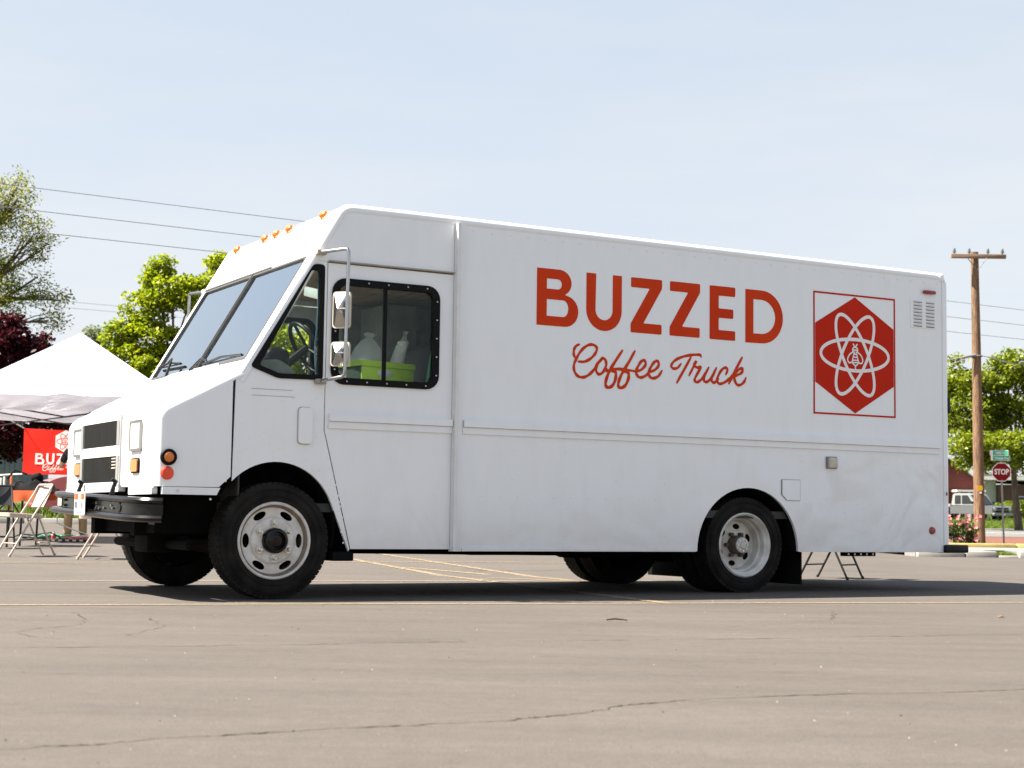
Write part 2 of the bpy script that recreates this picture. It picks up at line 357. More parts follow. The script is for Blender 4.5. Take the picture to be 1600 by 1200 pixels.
M['line'] = worn_paint('worn_yellow_line_paint', (.235, .172, .098))
M['grass_floor'] = mat('lawn', (.06, .09, .012), .9, var=.3, nscale=3, alt=(.05, .075, .015), bump=.8, bscale=30, bdist=.05)
M['dirt'] = mat('far_ground', (.10, .11, .05), .95, var=.3, nscale=.2)
M['concrete'] = mat('pale_concrete', (.28, .265, .24), .85, var=.12, nscale=4, bump=.3, bscale=80)
M['slab'] = mat('grey_apron_concrete', (.185, .178, .165), .88, var=.12, nscale=3, bump=.3, bscale=60)
M['yellow_kerb'] = mat('faded_yellow_kerb_paint', (.42, .33, .11), .75, var=.15, nscale=6)
M['mulch'] = mat('red_bark_mulch', (.15, .055, .032), .95, var=.4, nscale=12, bump=1, bscale=25, bdist=.06)
M['road'] = mat('street_asphalt', (.115, .111, .104), .9, var=.08, nscale=1.5)
M['road_line'] = mat('street_line_paint', (.60, .58, .52), .8, var=.1)
ST = dict(kind='structure')
MB().add([(-900, -700, -.25), (900, -700, -.25), (900, 1500, -.25), (-900, 1500, -.25)], [(0, 1, 2, 3)]).build('ground', M['dirt'], **ST)
sheet('asphalt_lot', frange(-60, 60, 120), frange(-40, 33.2, 74), elev_lot, M['asphalt'], **ST)
sheet('lawn', frange(-60, 5.2, 60) + frange(6, 70, 64), frange(33.2, 60, 26) + frange(62, 140, 26) + [200, 300, 500, 700], elev, M['grass_floor'], **ST)
XR = frange(7.2, 46, 40)
sheet('concrete_apron', XR, [29.3] + frange(30, 38, 8), elev, M['slab'], .012, **ST)
MB().span((7.2, 28.55, -.05), (8.6, 29.32, .112)).build('concrete_apron', M['slab'], **ST); MB().span((9.02, 28.55, -.05), (46, 29.32, .112)).build('concrete_apron', M['slab'], **ST)
sheet('mulch_bed', XR, frange(38.3, 60, 22), elev, M['mulch'], .02, **ST)
sheet('street', frange(7.2, 70, 60), frange(60, 85, 12), elev, M['road'], .03, **ST)
sheet('street_line', frange(7.2, 70, 60), [69.2, 69.6], elev, M['road_line'], .036, **ST)

# kerb in front of the apron: cast lengths with joints; a yellow kerb behind it
kx = [7.2, 7.78, 8.32, 8.72, 9.08, 10.0, 11.4, 12.8]
def kerb_piece(x0, x1, y, h0, h1, dep, m, par):
    return MB().span((x0 + .012, y, h0), (x1 - .012, y + dep, h1), .02).build('kerb_stone', m, par)
kb = thing('kerb', 'pale cast kerb along the far right edge of the lot', 'kerb', (0, 0, 0)); kb['kind'] = 'structure'; del kb['label']; del kb['category']
for x0, x1 in ((7.2, 8.05), (8.05, 8.62), (9.0, 9.9), (9.9, 11.4), (11.4, 13)):
    kerb_piece(x0, x1, 28.4, -.05, .112 + rnd.uniform(-.006, .006), .17, M['concrete'], kb)
kerb_piece(8.62, 9.0, 28.4, -.05, .035, .14, M['concrete'], kb)
MB().span((8.60, 28.54, -.05), (9.02, 29.3, .048)).build('soil_patch', M['dirt'], **ST)
yk = bpy.data.objects.new('yellow_kerb', None); col.objects.link(yk); yk['kind'] = 'structure'
for i in range(10):
    x0 = 7.2 + i * 2.4; kerb_piece(x0, x0 + 2.4, 38.02, -.05, .135, .2, M['yellow_kerb'], yk)
lk = bpy.data.objects.new('lawn_kerb', None); col.objects.link(lk); lk['kind'] = 'structure'
for i in range(14):
    x0 = -34 + i * 2.4; z = e_left(33.1)
    MB().span((x0 + .012, 33.02, z - .1), (x0 + 2.388, 33.2, z + .115), .02).build('kerb_stone', M['concrete'], lk)

# painted bay lines, cracks, grit
def strip(name, a, b, w, m, z=.004, par=None, jitter=0, n=40, wv=0, **kw):
    a, b = Vector(a), Vector(b); t = (b - a).normalized(); nr = Vector((-t.y, t.x)); vs = []; off = 0
    for i in range(n + 1):
        p = a + (b - a) * i / n; off = off * .8 + rnd.gauss(0, 1) * jitter; ww = w * (1 + rnd.uniform(-wv, wv))
        for sg in (1, -1): q = p + nr * (off + sg * ww / 2); vs.append((q.x, q.y, gz(q.x, q.y) + z))
    return MB().add(vs, [(2 * i, 2 * i + 1, 2 * i + 3, 2 * i + 2) for i in range(n)]).build(name, m, par, recalc=False, **kw)
for a, b, w in (((-8.5, 8.27), (3.9, 12.02), .085), ((-9.5, 11.45), (3.5, 16.0), .085), ((-13, 14.97), (1, 19.3), .085),
                ((-2.02, 19.57), (1.1, 11.2), .10), ((-2.02, 21.65), (.72, 14.75), .10), ((-1.14, 17.43), (-.19, 16.2), .09), ((-.19, 15.5), (.56, 15.01), .09)):
    strip('bay_line', a, b, w, M['line'], .004, wv=.06, n=60, **ST)
M['crack'] = mat('crack_dirt', (.045, .036, .025), .95, var=.5, nscale=30)
def crack(pts, w, jit, n=140):
    P = catmull([(x, y, 0) for x, y in pts], n // (len(pts) - 1)); vs = []; off = 0
    for i, p in enumerate(P):
        t = (P[min(i + 1, len(P) - 1)] - P[max(i - 1, 0)]).normalized(); nr = Vector((-t.y, t.x, 0)); off = off * .86 + rnd.gauss(0, jit)
        ww = w * abs(.25 + .75 * rnd.random() * (1 + .8 * math.sin(i * .21))) * (.35 if rnd.random() < .12 else 1)
        for sg in (1, -1): q = p + nr * (off + sg * ww / 2); vs.append((q.x, q.y, gz(q.x, q.y) + .0025))
    return MB().add(vs, [(2 * i, 2 * i + 1, 2 * i + 3, 2 * i + 2) for i in range(len(P) - 1)]).build('pavement_crack', M['crack'], None, recalc=False, smooth=False, **ST)
crack([(-1.6, 3.75), (-1.22, 3.92), (-.66, 4.29), (.01, 4.64), (.63, 5.23), (1.81, 5.67), (2.6, 5.95)], .013, .005, 300)
crack([(-3.2, 6.5), (-2.15, 6.84), (-1.2, 7.12), (-.28, 7.48), (1.1, 7.9), (2.53, 8.46), (4, 8.8)], .012, .007, 320)
crack([(-2.5, 9.3), (-2.2, 8.4), (-2.35, 7.7), (-2.05, 7.3)], .008, .01, 80)
crack([(-2.0, 8.9), (-1.75, 8.2), (-1.8, 7.6)], .007, .01, 70)
crack([(-.38, 16.9), (.3, 17.2), (.9, 17.5)], .03, .01, 40)
crack([(1.2, 8.8), (1.9, 9.6), (2.1, 10.6)], .006, .01, 60)
M['grit'] = mat('pale_grit', (.22, .20, .175), .9, var=.4, nscale=3)
M['grit_dark'] = mat('dark_grit', (.05, .045, .04), .9, var=.4, nscale=3)
for nm, mm, cnt, sd_, s0, s1 in (('grit', M['grit'], 170, 3, .0018, .0045), ('grit', M['grit_dark'], 110, 5, .0022, .005)):
    rr = random.Random(sd_); mb = MB()
    for _ in range(cnt):
        y = 3.4 + 15 * rr.random() ** 1.3; x = rr.uniform(-.36, .36) * y; s = rr.uniform(s0, s1) * (1 + .05 * y)
        ph = rr.random() * 6; mb.add([(x + s * rr.uniform(.7, 1.2) * math.cos(ph + k * 1.57), y + s * rr.uniform(.7, 1.2) * math.sin(ph + k * 1.57), -.0005) for k in range(4)] + [(x, y, s * .8)],
               [(0, 1, 4), (1, 2, 4), (2, 3, 4), (3, 0, 4)])
    mb.build(nm, mm, None, recalc=False, smooth=False, kind='stuff')
M['bark_twig'] = mat('dry_twig', (.06, .04, .025), .9, var=.3)
tw = MB().tube([(.55, 9.10, .012), (.60, 9.115, .018), (.67, 9.11, .011)], [.005, .006, .004], 6).build('twig', M['bark_twig'])
tag(tw, 'short dark twig lying on the asphalt in front of the truck', 'twig')
M['dry_leaf'] = mat('dry_leaf', (.25, .12, .04), .8, var=.2)
for i, (x, y, lb) in enumerate(((-2.08, 6.13, 'small dark leaf on the asphalt at the left edge of the picture'), (3.05, 10.0, 'small rusty leaf on the asphalt ahead of the rear corner'), (5.3, 20.5, 'small brown leaf on the asphalt behind the truck'))):
    lf = MB().add([(x - .025, y, .004), (x, y - .02, .012), (x + .03, y + .004, .005), (x, y + .02, .015)], [(0, 1, 2), (0, 2, 3)]).build('fallen_leaf', M['dry_leaf'] if i else M['bark_twig'], recalc=False)
    tag(lf, lb, 'leaf')
# grass that shows blade by blade: the lawn edge under the canopy, the strip across the street, the tuft in the kerb gap
def grass(x0, x1, y0, y1, n, h, seed, name='grass', zfix=None):
    rr = np.random.default_rng(seed); x = rr.uniform(x0, x1, n); y = rr.uniform(y0, y1, n)
    z = np.array([elev(a, b) if zfix is None else zfix for a, b in zip(x, y)]); a = rr.uniform(0, 2 * np.pi, n); hh = h * rr.uniform(.5, 1.25, n); w = hh * .13
    lx, ly = rr.normal(0, .35, n) * hh, rr.normal(0, .35, n) * hh
    v = np.empty((n, 3, 3)); v[:, 0] = np.c_[x - w * np.cos(a), y - w * np.sin(a), z - .01]; v[:, 1] = np.c_[x + w * np.cos(a), y + w * np.sin(a), z - .01]; v[:, 2] = np.c_[x + lx, y + ly, z + hh]
    me = bpy.data.meshes.new(name); me.from_pydata(v.reshape(-1, 3).tolist(), [], [(3 * i, 3 * i + 1, 3 * i + 2) for i in range(n)])
    me.materials.append(M['grass']); o = bpy.data.objects.new(name, me); col.objects.link(o); o['kind'] = 'stuff'; return o
M['grass'] = leaf_mat('grass_blades', (.07, .12, .01), (.12, .18, .02), (.19, .24, .035), .4)
grass(-16, -8, 33.3, 46, 22000, .16, 1); grass(24, 36, 85.2, 104, 16000, .22, 2); grass(8.62, 9.0, 28.55, 29.2, 900, .055, 3, zfix=.05); 
# ---------------------------------------------------------------- the truck: local x runs nose to tail, y across, z up
W = 2.37
T = thing('step_van', 'big white coffee truck with orange lettering on its side, parked across the lot', 'truck', (-1.603, 10.994, 0), R(29.5))
near = lambda a, b, d: (a, d, b)
far = lambda a, b, d: (a, W - d, b)
def uf(z): return .22 + .582 * (z - 2.4)
def P(mb, name, m, parent=None, **kw): return mb.build(name, M[m] if isinstance(m, str) else m, T if parent is None else parent, **kw)

# --- side skins
arch_f = arc(0, .50, .44, 137, 22, 18)                       # front wheel opening, front to back
cab_outline = [(-.312, 1.50), (-.262, 1.56), (uf(2.36) + .02, 2.36), (.338, 2.36), (.338, 1.17), (.352, 1.12), (.553, .345), (.547, .33)] + arch_f[::-1]
door_outline = [(.346, 2.352), (1.342, 2.352), (1.342, .345), (.563, .345), (.361, 1.12), (.346, 1.17)]
header_outline = [(uf(2.362) + .02, 2.362), (1.342, 2.362), (1.342, 2.735), (uf(2.735) + .03, 2.735)]
qwin = [(.232, 2.335), (.318, 2.335), (.318, 1.52), (-.010, 1.515), (-.215, 1.588)]
dwin = rrect(.380, 1.497, 1.227, 2.252, .10)
cargo_outline = [(1.43, .33), (1.43, 2.735), (6.215, 2.735), (6.215, .33)] + [(4.60, .33)] + arc(4.065, .335, .512, 0, 180, 28) + [(3.53, .33)]
SD = ((near, ''), (far, ''))
for fn, _ in SD:
    cs = P(MB().prism(cab_outline, [roundpoly(qwin, .03)], fn, .006, .03), 'cab_side', 'paint')
    P(MB().prism(header_outline, [], fn, .006, .03), 'header_panel', 'paint')
    dr = P(MB().prism(door_outline, [dwin], fn, .008, .035), 'sliding_door', 'paint')
    cp = P(MB().prism(cargo_outline, [], fn, .006, .03), 'side_panel', 'paint')
    # raised lip around the panels and openings
    P(MB().prism([(1.345, .33), (1.345, 2.735), (1.428, 2.735), (1.428, .33)], [], fn, -.004, .03), 'pillar_cover', 'paint')
    P(MB().prism([(1.346, .332), (1.346, 2.732), (1.372, 2.732), (1.372, .332)], [], fn, -.045, -.004), 'pillar_moulding', 'white_metal')
    P(MB().span(fn(.345, 2.362, .004), fn(1.342, 2.372, -.014), .004), 'drip_rail', mat('grimy_trim', (.36, .33, .27), .6, var=.2) if 'grimy_trim' not in bpy.data.materials else bpy.data.materials['grimy_trim'])
    # windows
    wf = P(MB().prism(roundpoly(qwin, .03), [roundpoly([(.220, 2.29), (.285, 2.29), (.285, 1.553), (-.004, 1.55), (-.150, 1.600)], .02)], fn, -.006, .03), 'quarter_window_frame', 'black_trim')
    P(MB().prism(roundpoly([(.222, 2.3), (.29, 2.3), (.29, 1.548), (-.006, 1.545), (-.165, 1.598)], .02), [], fn, .012, .016), 'pane', 'glass', wf, smooth=False)
    wd = P(MB().prism(dwin, [rrect(.432, 1.545, 1.178, 2.204, .06)], fn, -.008, .036), 'door_window_frame', 'black_trim')
    P(MB().span(fn(.782, 1.54, .006), fn(.808, 2.21, .026)), 'divider', 'black_trim', wd)
    P(MB().prism([(.42, 1.535), (.79, 1.535), (.79, 2.21), (.42, 2.21)], [], fn, .010, .013), 'pane', 'glass', wd, smooth=False)
    P(MB().prism([(.79, 1.535), (1.19, 1.535), (1.19, 2.21), (.79, 2.21)], [], fn, .018, .021), 'pane', 'glass', wd, smooth=False)
    mb = MB()
    for k in range(5):
        u = .50 + k * .155
        for z in (1.520, 2.229): mb.box(fn(u, z, -.010), (.012, .008, .012), None, .003, 1)
        z = 1.60 + k * .135
        for uu in (.404, 1.203): mb.box(fn(uu, z, -.010), (.012, .008, .012), None, .003, 1)
    P(mb, 'frame_screws', 'steel', wd, kind='stuff')
    # belt moulding
    for u0, u1 in ((.375, 1.340), (1.435, 6.155)):
        P(MB().prism([(u0, 1.236), (u0, 1.285), (u1, 1.285), (u1, 1.236)], [], lambda a, b, d: fn(a, b, d), -.022, .008), 'belt_moulding', 'paint')
        P(MB().prism([(u0 - .004, 1.186), (u0 - .004, 1.234), (u1 + .004, 1.234), (u1 + .004, 1.186)], [], fn, -.006, .008), 'belt_flange', 'paint')
    # corner post at the tail
    P(MB().prism([(6.205, -.002)] + arc(6.235, .048, .05, -90, 0, 6) + [(6.285, .10), (6.205, .10)], [], lambda a, b, d, f=fn: f(a, d, b), .33, 2.712), 'corner_post', 'paint')
    P(MB().span(fn(1.44, .332, .004), fn(3.53, .352, -.002)), 'sill_strip', 'paint')
    # wheel arch lips and liners
    P(MB().prism(arc(4.065, .335, .512, 0, 180, 28), [], lambda a, b, d, f=fn: f(a, b, d), .62, .60), 'arch_back', 'under')
    vs = arc(4.065, .335, .515, 0, 180, 24); mb = MB()
    mb.add([fn(a, b, .012) for a, b in vs] + [fn(a, b, .62) for a, b in vs], [(i, i + 1, i + 26, i + 25) for i in range(24)]); P(mb, 'wheel_liner', 'under', recalc=False)
    vs = arc(0, .50, .445, -20, 150, 24); mb = MB()
    mb.add([fn(a, b, .012) for a, b in vs] + [fn(a, b, .50) for a, b in vs], [(i, i + 1, i + 26, i + 25) for i in range(24)]); P(mb, 'wheel_liner', 'under', recalc=False)
    P(MB().span(fn(.44, .26, .03), fn(.60, .325, .35), .01), 'step_bracket', 'under')
    P(MB().box(fn(4.66, .27, .33), (.015, .52, .42)), 'mud_flap', 'under')

# --- rivets: the rows the photograph shows, one per side skin
def dome(mb, u, z, r=.014, fn=near, d=.006):
    ring = [(u + r * math.cos(k * 1.0472), z + r * math.sin(k * 1.0472)) for k in range(6)]
    mb.add([fn(a, b, d) for a, b in ring] + [fn(u, z, d - r * .55)], [(k, (k + 1) % 6, 6) for k in range(6)])
rv = MB()
for u in np.arange(1.5, 6.2, .155): dome(rv, u, 2.695); dome(rv, u, 1.166, .006)
for u in list(np.arange(1.6, 3.5, .155)) + list(np.arange(4.66, 6.15, .14)): dome(rv, u, .735, .009)
for u0 in (1.86, 2.32, 2.78, 3.24, 3.70, 4.16, 4.62, 5.08, 5.54, 6.02):
    for z in list(np.arange(.45, 1.12, .21)): 
        if abs(u0 - 4.065) > .6 or z > .9: dome(rv, u0, z, .009)
    if u0 < 2 or 4.45 < u0 < 4.7 or u0 > 5.7:
        for z in np.arange(1.36, 2.6, .30):
            if not (5.8 < u0 and 2.2 < z): dome(rv, u0, z, .007)
for u, z in ((1.7, 2.60), (1.86, 2.6), (1.7, 2.52), (1.86, 2.52), (2.05, 2.64), (4.35, 2.62), (4.47, 2.62), (5.55, 2.63), (5.66, 2.63)): dome(rv, u, z, .008)
for k in range(10):
    a = R(20 + k * 15.5); dome(rv, .50 * math.cos(a), .50 + .50 * math.sin(a), .008)
for k in range(9): dome(rv, .395 + k * .0165, 1.02 - k * .076, .008); dome(rv, .372 + k * .0168, .98 - k * .074, .007)
for u, z in ((-.27, 1.42), (-.27, 1.2), (-.27, 1.0), (-.1, 1.30), (-.1, 1.14), (.02, 1.36), (.07, 1.42), (.1, 1.38), (-.06, 1.06), (.02, 1.03), (.12, 1.0), (.2, .99), (.28, 1.39), (.285, 1.25), (.29, 1.12), (.1, 1.2), (-.22, 1.03), (-.2, 1.09),
             (-.37, 1.40), (-.38, 1.22), (-.38, .98), (-.36, .92), (-.40, .86), (-.345, 1.46), (-.365, .80)): dome(rv, u, z, .008)
for u, z in ((.68, .73), (.86, .735), (1.02, .74), (1.2, .745)): dome(rv, u, z, .008, near, .008)
P(rv, 'rivets', 'paint', kind='stuff', angle=60)

# --- roof, front cap, edge rail
nrm = Vector((-.864, 0, .503))
a_start = (.4065, 2.720); cc = Vector((a_start[0], 0, a_start[1])) - nrm * .14
arcp = [(cc.x + .14 * math.cos(R(k)), cc.z + .14 * math.sin(R(k))) for k in np.linspace(149.8, 90, 9)]
roofp = arcp + [(u, 2.79) for u in np.linspace(.7, 6.1, 14)] + [(6.20, 2.785), (6.255, 2.765), (6.27, 2.72)]
vv = [.03, .3, .8, W / 2, W - .8, W - .3, W - .03]
mb = MB(); n = len(vv)
mb.add([(u, v, z + .004 * (1 - (2 * v / W - 1) ** 2) * (1 if u > .6 else 0)) for u, z in roofp for v in vv], [(i * n + k, i * n + k + 1, (i + 1) * n + k + 1, (i + 1) * n + k) for i in range(len(roofp) - 1) for k in range(n - 1)])
P(mb, 'roof', 'paint', recalc=False, angle=70)
capf = lambda v, z, d: (uf(z) + d * .864, v, z - d * .503)
lp = rrect(.092, 1.640, 1.168, 2.402, .02); rp = rrect(1.178, 1.640, W - .092, 2.402, .025)
P(MB().prism([(.03, 1.48), (W - .03, 1.48), (W - .03, 2.721), (.03, 2.721)], [lp, rp], capf, 0, .03), 'front_cap', 'paint')
for q, lab in ((lp, ''), (rp, '')):
    xs = [p[0] for p in q]; x0, x1 = min(xs), max(xs)
    wf = P(MB().prism(q, [rrect(x0 + .016, 1.658, x1 - .016, 2.386, .02)], capf, -.004, .028), 'windshield_gasket', mat('grey_gasket', (.03, .029, .028), .6) if 'grey_gasket' not in bpy.data.materials else bpy.data.materials['grey_gasket'])
    P(MB().prism(rrect(x0 + .010, 1.652, x1 - .010, 2.392, .02), [], capf, .010, .014), 'windshield', 'windshield', wf, smooth=False)
P(MB().prism([(1.164, 1.642), (1.182, 1.642), (1.182, 2.400), (1.164, 2.400)], [], capf, -.010, 0), 'windshield_divider', bpy.data.materials['grey_gasket'])
P(MB().prism([(.80, 2.403), (2.3, 2.403), (2.3, 2.417), (.80, 2.417)], [], capf, -.008, 0), 'visor_strip', bpy.data.materials['grey_gasket'])
rr_ = .046
for sgn in (0, 1):
    y0 = rr_ if sgn == 0 else W - rr_
    pth = []
    for z in (1.50, 1.8, 2.1, 2.4, 2.65): pth.append((uf(z) + .864 * (rr_ - .005), y0, z - .503 * (rr_ - .005)))
    for k in np.linspace(149.8, 90, 8): pth.append((cc.x + (.14 - rr_ + .005) * math.cos(R(k)), y0, cc.z + (.14 - rr_ + .005) * math.sin(R(k))))
    for u in np.linspace(.9, 6.05, 10): pth.append((u, y0, 2.79 + .006 - rr_))
    pth += [(6.16, y0, 2.79 + .004 - rr_)]
    P(MB().tube(pth, rr_, 16), 'edge_rail', 'paint')
    P(MB().span((6.165, y0 - rr_ - .003, 2.70), (6.245, y0 + rr_ + .002, 2.793), .03, 3), 'rail_end_cap', 'paint')
# rear wall
P(MB().span((6.22, .05, .33), (6.262, W - .05, 2.76), .01), 'rear_wall', 'paint')
for y in (W / 2 - .55, W / 2 + .55):
    dd = P(MB().span((6.262, y - .53, .42), (6.285, y + .53, 2.55), .01), 'rear_door', 'paint')
    P(MB().span((6.285, y - .05 if y > W / 2 else y + .0, 1.3), (6.32, y + .0 if y > W / 2 else y + .05, 1.5), .01), 'handle', 'black_plastic', dd)
P(MB().span((6.26, .015, 1.55), (6.315, .07, 1.70), .015), 'rear_lamp_bracket', 'black_plastic')
P(MB().span((6.20, -.03, .325), (6.47, .34, .395), .012), 'bumper_end', 'black_plastic')
P(MB().span((6.28, .36, .33), (6.46, W - .36, .385), .012), 'rear_step', 'under')
P(MB().span((6.20, W - .34, .325), (6.47, W + .03, .395), .012), 'bumper_end', 'black_plastic')

# --- hood: a rounded nose swept across the width, the middle raised
def hood_profile(i):
    pts = [(-.850 + i, .755), (-.850 + i, .95)]
    pts += [(-.730 + (.12 - i) * math.cos(R(k)), 1.20 + (.12 - i) * math.sin(R(k))) for k in np.linspace(180, 118, 9)]
    d = Vector((.883, .469)); s = Vector(pts[-1])
    L_ = (-.225 - s.x) / d.x
    pts += [tuple(s + d * L_ * q) for q in (.12, .3, .5, .75, 1)]
    return pts
rh = .058
vs_ = [rh - rh * math.cos(R(k)) for k in np.linspace(0, 90, 8)]
half = [(v, rh - math.sqrt(max(0, rh * rh - (rh - v) ** 2))) for v in vs_] + [(.15, 0), (.35, 0), (.585, 0)]
half += [(.585 + .055 * t, -.046 * smooth01(t)) for t in (.2, .4, .6, .8, 1)] + [(.8, -.046), (1.0, -.046)]
full = half + [(W / 2, -.047)] + [(W - v, i) for v, i in half[::-1]]
rows = [[(u, v, z) for u, z in hood_profile(i)] for v, i in full]; npf = len(rows[0])
mb = MB().add([p for r_ in rows for p in r_], [(i * npf + k, (i + 1) * npf + k, (i + 1) * npf + k + 1, i * npf + k + 1) for i in range(len(rows) - 1) for k in range(npf - 1)])
P(mb, 'hood', 'paint', angle=60)
hs = hood_profile(rh)
cheek = [(-.334, .83), (-.415, .757)] + hs[:-1] + [(-.334, hs[-1][1] - .055)]
for fn, _ in SD:
    ck = P(MB().prism([(a, b) for a, b in cheek], [], fn, .0, .03), 'hood_side', 'paint')
    P(MB().prism([(-.43, .703), (-.405, .752), (-.805, .752), (-.805, .703)], [], fn, -.006, .03), 'hood_flange', 'paint')
    q = MB().tube([fn(-.70, .727, -.004), fn(-.70, .727, -.010)], .012, 8); P(q, 'flange_bolt', 'steel')
    # seam behind the hood
    P(MB().prism([(-.335, .80), (-.335, 1.46), (-.318, 1.47), (-.318, .80)], [], fn, .014, .05), 'hood_seam', 'gap')
    # round side lamps
    al = P(MB().lathe([(.0, -.004), (.052, -.004), (.055, .0), (.055, .02), (0, .02)], lambda x, y, d, f=fn: f(-.770 + x, .949 + y, d - .02), 28), 'side_marker', 'black_trim')
    P(MB().lathe([(.0, -.012), (.028, -.009), (.036, .0), (.036, .01)], lambda x, y, d, f=fn: f(-.770 + x, .949 + y, d - .022), 24), 'amber_lens', 'amber', al)
    P(MB().lathe([(.0, -.010), (.036, -.008), (.044, .0), (.044, .012)], lambda x, y, d, f=fn: f(-.774 + x, .843 + y, d - .008), 28), 'side_reflector', mat('orange_red_lens', (.80, .06, .02), .3) if 'orange_red_lens' not in bpy.data.materials else bpy.data.materials['orange_red_lens'])
frontf = lambda v, z, d: (d, v, z)
for a_, b_ in ((.055, .60), (W - .60, W - .055)): P(MB().prism(rrect(a_, .703, b_, .752, .01), [], frontf, -.858, -.82), 'nose_flange', 'paint')
# grille set into the raised middle
gf = P(MB().prism(rrect(.665, .722, W - .665, 1.268, .012), [[(.735, 1.045), (.735, 1.222), (W - .735, 1.222), (W - .735, 1.045)], [(.735, .790), (.735, .972), (W - .735, .972), (W - .735, .790)]], frontf, -.910, -.86), 'grille_frame', 'white_metal')
for z in (1.062 - .09, 1.008, 1.232, 1.25, .74, .765): P(MB().span((-.9125, .68, z), (-.909, W - .68, z + .004)), 'bar_groove', bpy.data.materials['grimy_trim'], gf)
for x0 in (.672, W - .733): P(MB().span((-.914, x0, .79), (-.909, x0 + .061, .972)), 'side_fill', mat('grey_fill', (.20, .20, .195), .5) if 'grey_fill' not in bpy.data.materials else bpy.data.materials['grey_fill'], gf); P(MB().span((-.914, x0, 1.046), (-.909, x0 + .061, 1.221)), 'side_fill', bpy.data.materials['grey_fill'], gf)
P(MB().span((-.8995, .70, .78), (-.896, W - .70, 1.23)), 'radiator_screen', 'gap', gf)
for z0, z1 in ((1.047, 1.220), (.792, .970)):
    mb = MB(); n = 24
    for k in range(n):
        z = z0 + (z1 - z0) * (k + .5) / n; mb.box((-.9045, W / 2, z), (.006, W - 1.47, .0026))
    for k in range(26): mb.box((-.9015, .75 + k * .0345, (z0 + z1) / 2), (.004, .003, z1 - z0))
    P(mb, 'grille', 'grille', gf, kind='stuff')
for k in range(4): P(MB().box((-.910, .80, .955 - k * .022), (.004, .10, .008)), 'grille_badge_bar', bpy.data.materials['grimy_trim'], gf)
# lamps
for v0, v1 in ((.330, .590), (W - .535, W - .275)):
    hl = P(MB().prism(rrect(v0, .998, v1, 1.212, .022), [rrect(v0 + .016, 1.016, v1 - .016, 1.196, .014)], frontf, -.868, -.83), 'headlight', mat('grey_bezel', (.25, .24, .23), .3, .8) if 'grey_bezel' not in bpy.data.materials else bpy.data.materials['grey_bezel'])
    P(MB().prism(rrect(v0 + .016, 1.016, v1 - .016, 1.196, .014), [], frontf, -.864, -.84), 'lens', 'lens', hl)
    c = (v0 + v1) / 2
    ts = P(MB().prism(rrect(c - .095, .848, c + .085, .952, .02), [], frontf, -.862, -.83), 'turn_signal', 'black_trim')
    P(MB().prism(rrect(c - .082, .858, c + .072, .942, .016), [], frontf, -.872, -.84), 'amber_lens', 'amber', ts)
# rubber hood latches
for v in (.66, 1.565):
    P(MB().tube([(-.94, v, .655), (-.955, v, .70), (-.945, v, .75), (-.93, v, .79), (-.955, v, .81)], [.024, .020, .015, .018, .013], 8), 'hood_latch', 'black_plastic')
# bumper swept round the nose
pth = [(-.80, -.02), (-.84, .0), (-.90, .05), (-.945, .16), (-.96, .31), (-.96, W / 2), (-.96, W - .31), (-.945, W - .16), (-.90, W - .05), (-.84, W), (-.80, W + .02)]
droop = lambda v: .027 * (v - 2.1)
pf = [(.0, .622), (.0, .690), (.018, .698), (.026, .716), (.014, .734), (-.10, .734), (-.10, .574), (.035, .572), (.052, .582), (.056, .600), (.040, .616)]
pv = [Vector(p) for p in pth]; mb = MB(); vs = []
for i, p in enumerate(pv):
    t = (pv[min(i + 1, len(pv) - 1)] - pv[max(i - 1, 0)]).normalized(); o_ = Vector((-t.y, t.x))
    for d, z in pf: q = p + o_ * d; vs.append((q.x, q.y, z + droop(q.y)))
m_ = len(pf)
fs = [(i * m_ + k, i * m_ + (k + 1) % m_, (i + 1) * m_ + (k + 1) % m_, (i + 1) * m_ + k) for i in range(len(pv) - 1) for k in range(m_)] + [tuple(range(m_)), tuple(range((len(pv) - 1) * m_, len(pv) * m_))]
bu = P(mb.add(vs, fs), 'front_bumper', 'black_paint', angle=30)
for v, z in ((1.90, .675), (1.90, .635), (1.0, .675), (1.0, .645), (.62, .665), (.58, .650), (.93, .638), (.80, .645), (1.02, .632)): P(MB().tube([(-.955, v, z + droop(v)), (-.972, v, z + droop(v))], .010, 8), 'bumper_bolt', 'under' if v > 1.2 else 'steel', bu)
P(MB().prism(rrect(2.0, .625, 2.12, .685, .01), [], frontf, -.966, -.955), 'bumper_sticker', mat('dull_sticker', (.35, .32, .26), .6), bu)
P(MB().lathe([(.0, -.012), (.07, -.012), (.075, 0), (.075, .02)], lambda x, y, d: (-.955 + d, .44 + x * .6, .612 + y * .45), 24), 'tow_eye', 'black_plastic', bu)
# license plate
pl = P(MB().prism(rrect(1.330, .556, 1.615, .722, .012), [], frontf, -1.026, -1.020), 'license_plate', 'plate')
P(MB().prism([(1.345, .668), (1.43, .668), (1.43, .712), (1.345, .712)], [], frontf, -1.0285, -1.026), 'orange_band', mat('plate_orange', (.50, .075, .004), .4), pl)
P(MB().prism([(1.51, .668), (1.602, .668), (1.602, .712), (1.51, .712)], [], frontf, -1.0285, -1.026), 'orange_band', bpy.data.materials['plate_orange'], pl)
for k, (v, h) in enumerate(((1.59, .05), (1.563, .055), (1.535, .05), (1.48, .045), (1.42, .05), (1.39, .04))): P(MB().span((-1.0285, v - .007, .606), (-1.026, v + .007, .606 + h * .9)), 'plate_mark', 'ink', pl)
P(MB().span((-1.0285, 1.38, .575), (-1.026, 1.57, .581)), 'plate_mark', 'ink', pl)
P(MB().span((-1.019, 1.40, .60), (-.958, 1.54, .68)), 'plate_bracket', 'under', pl)

pl.location.y = -.235
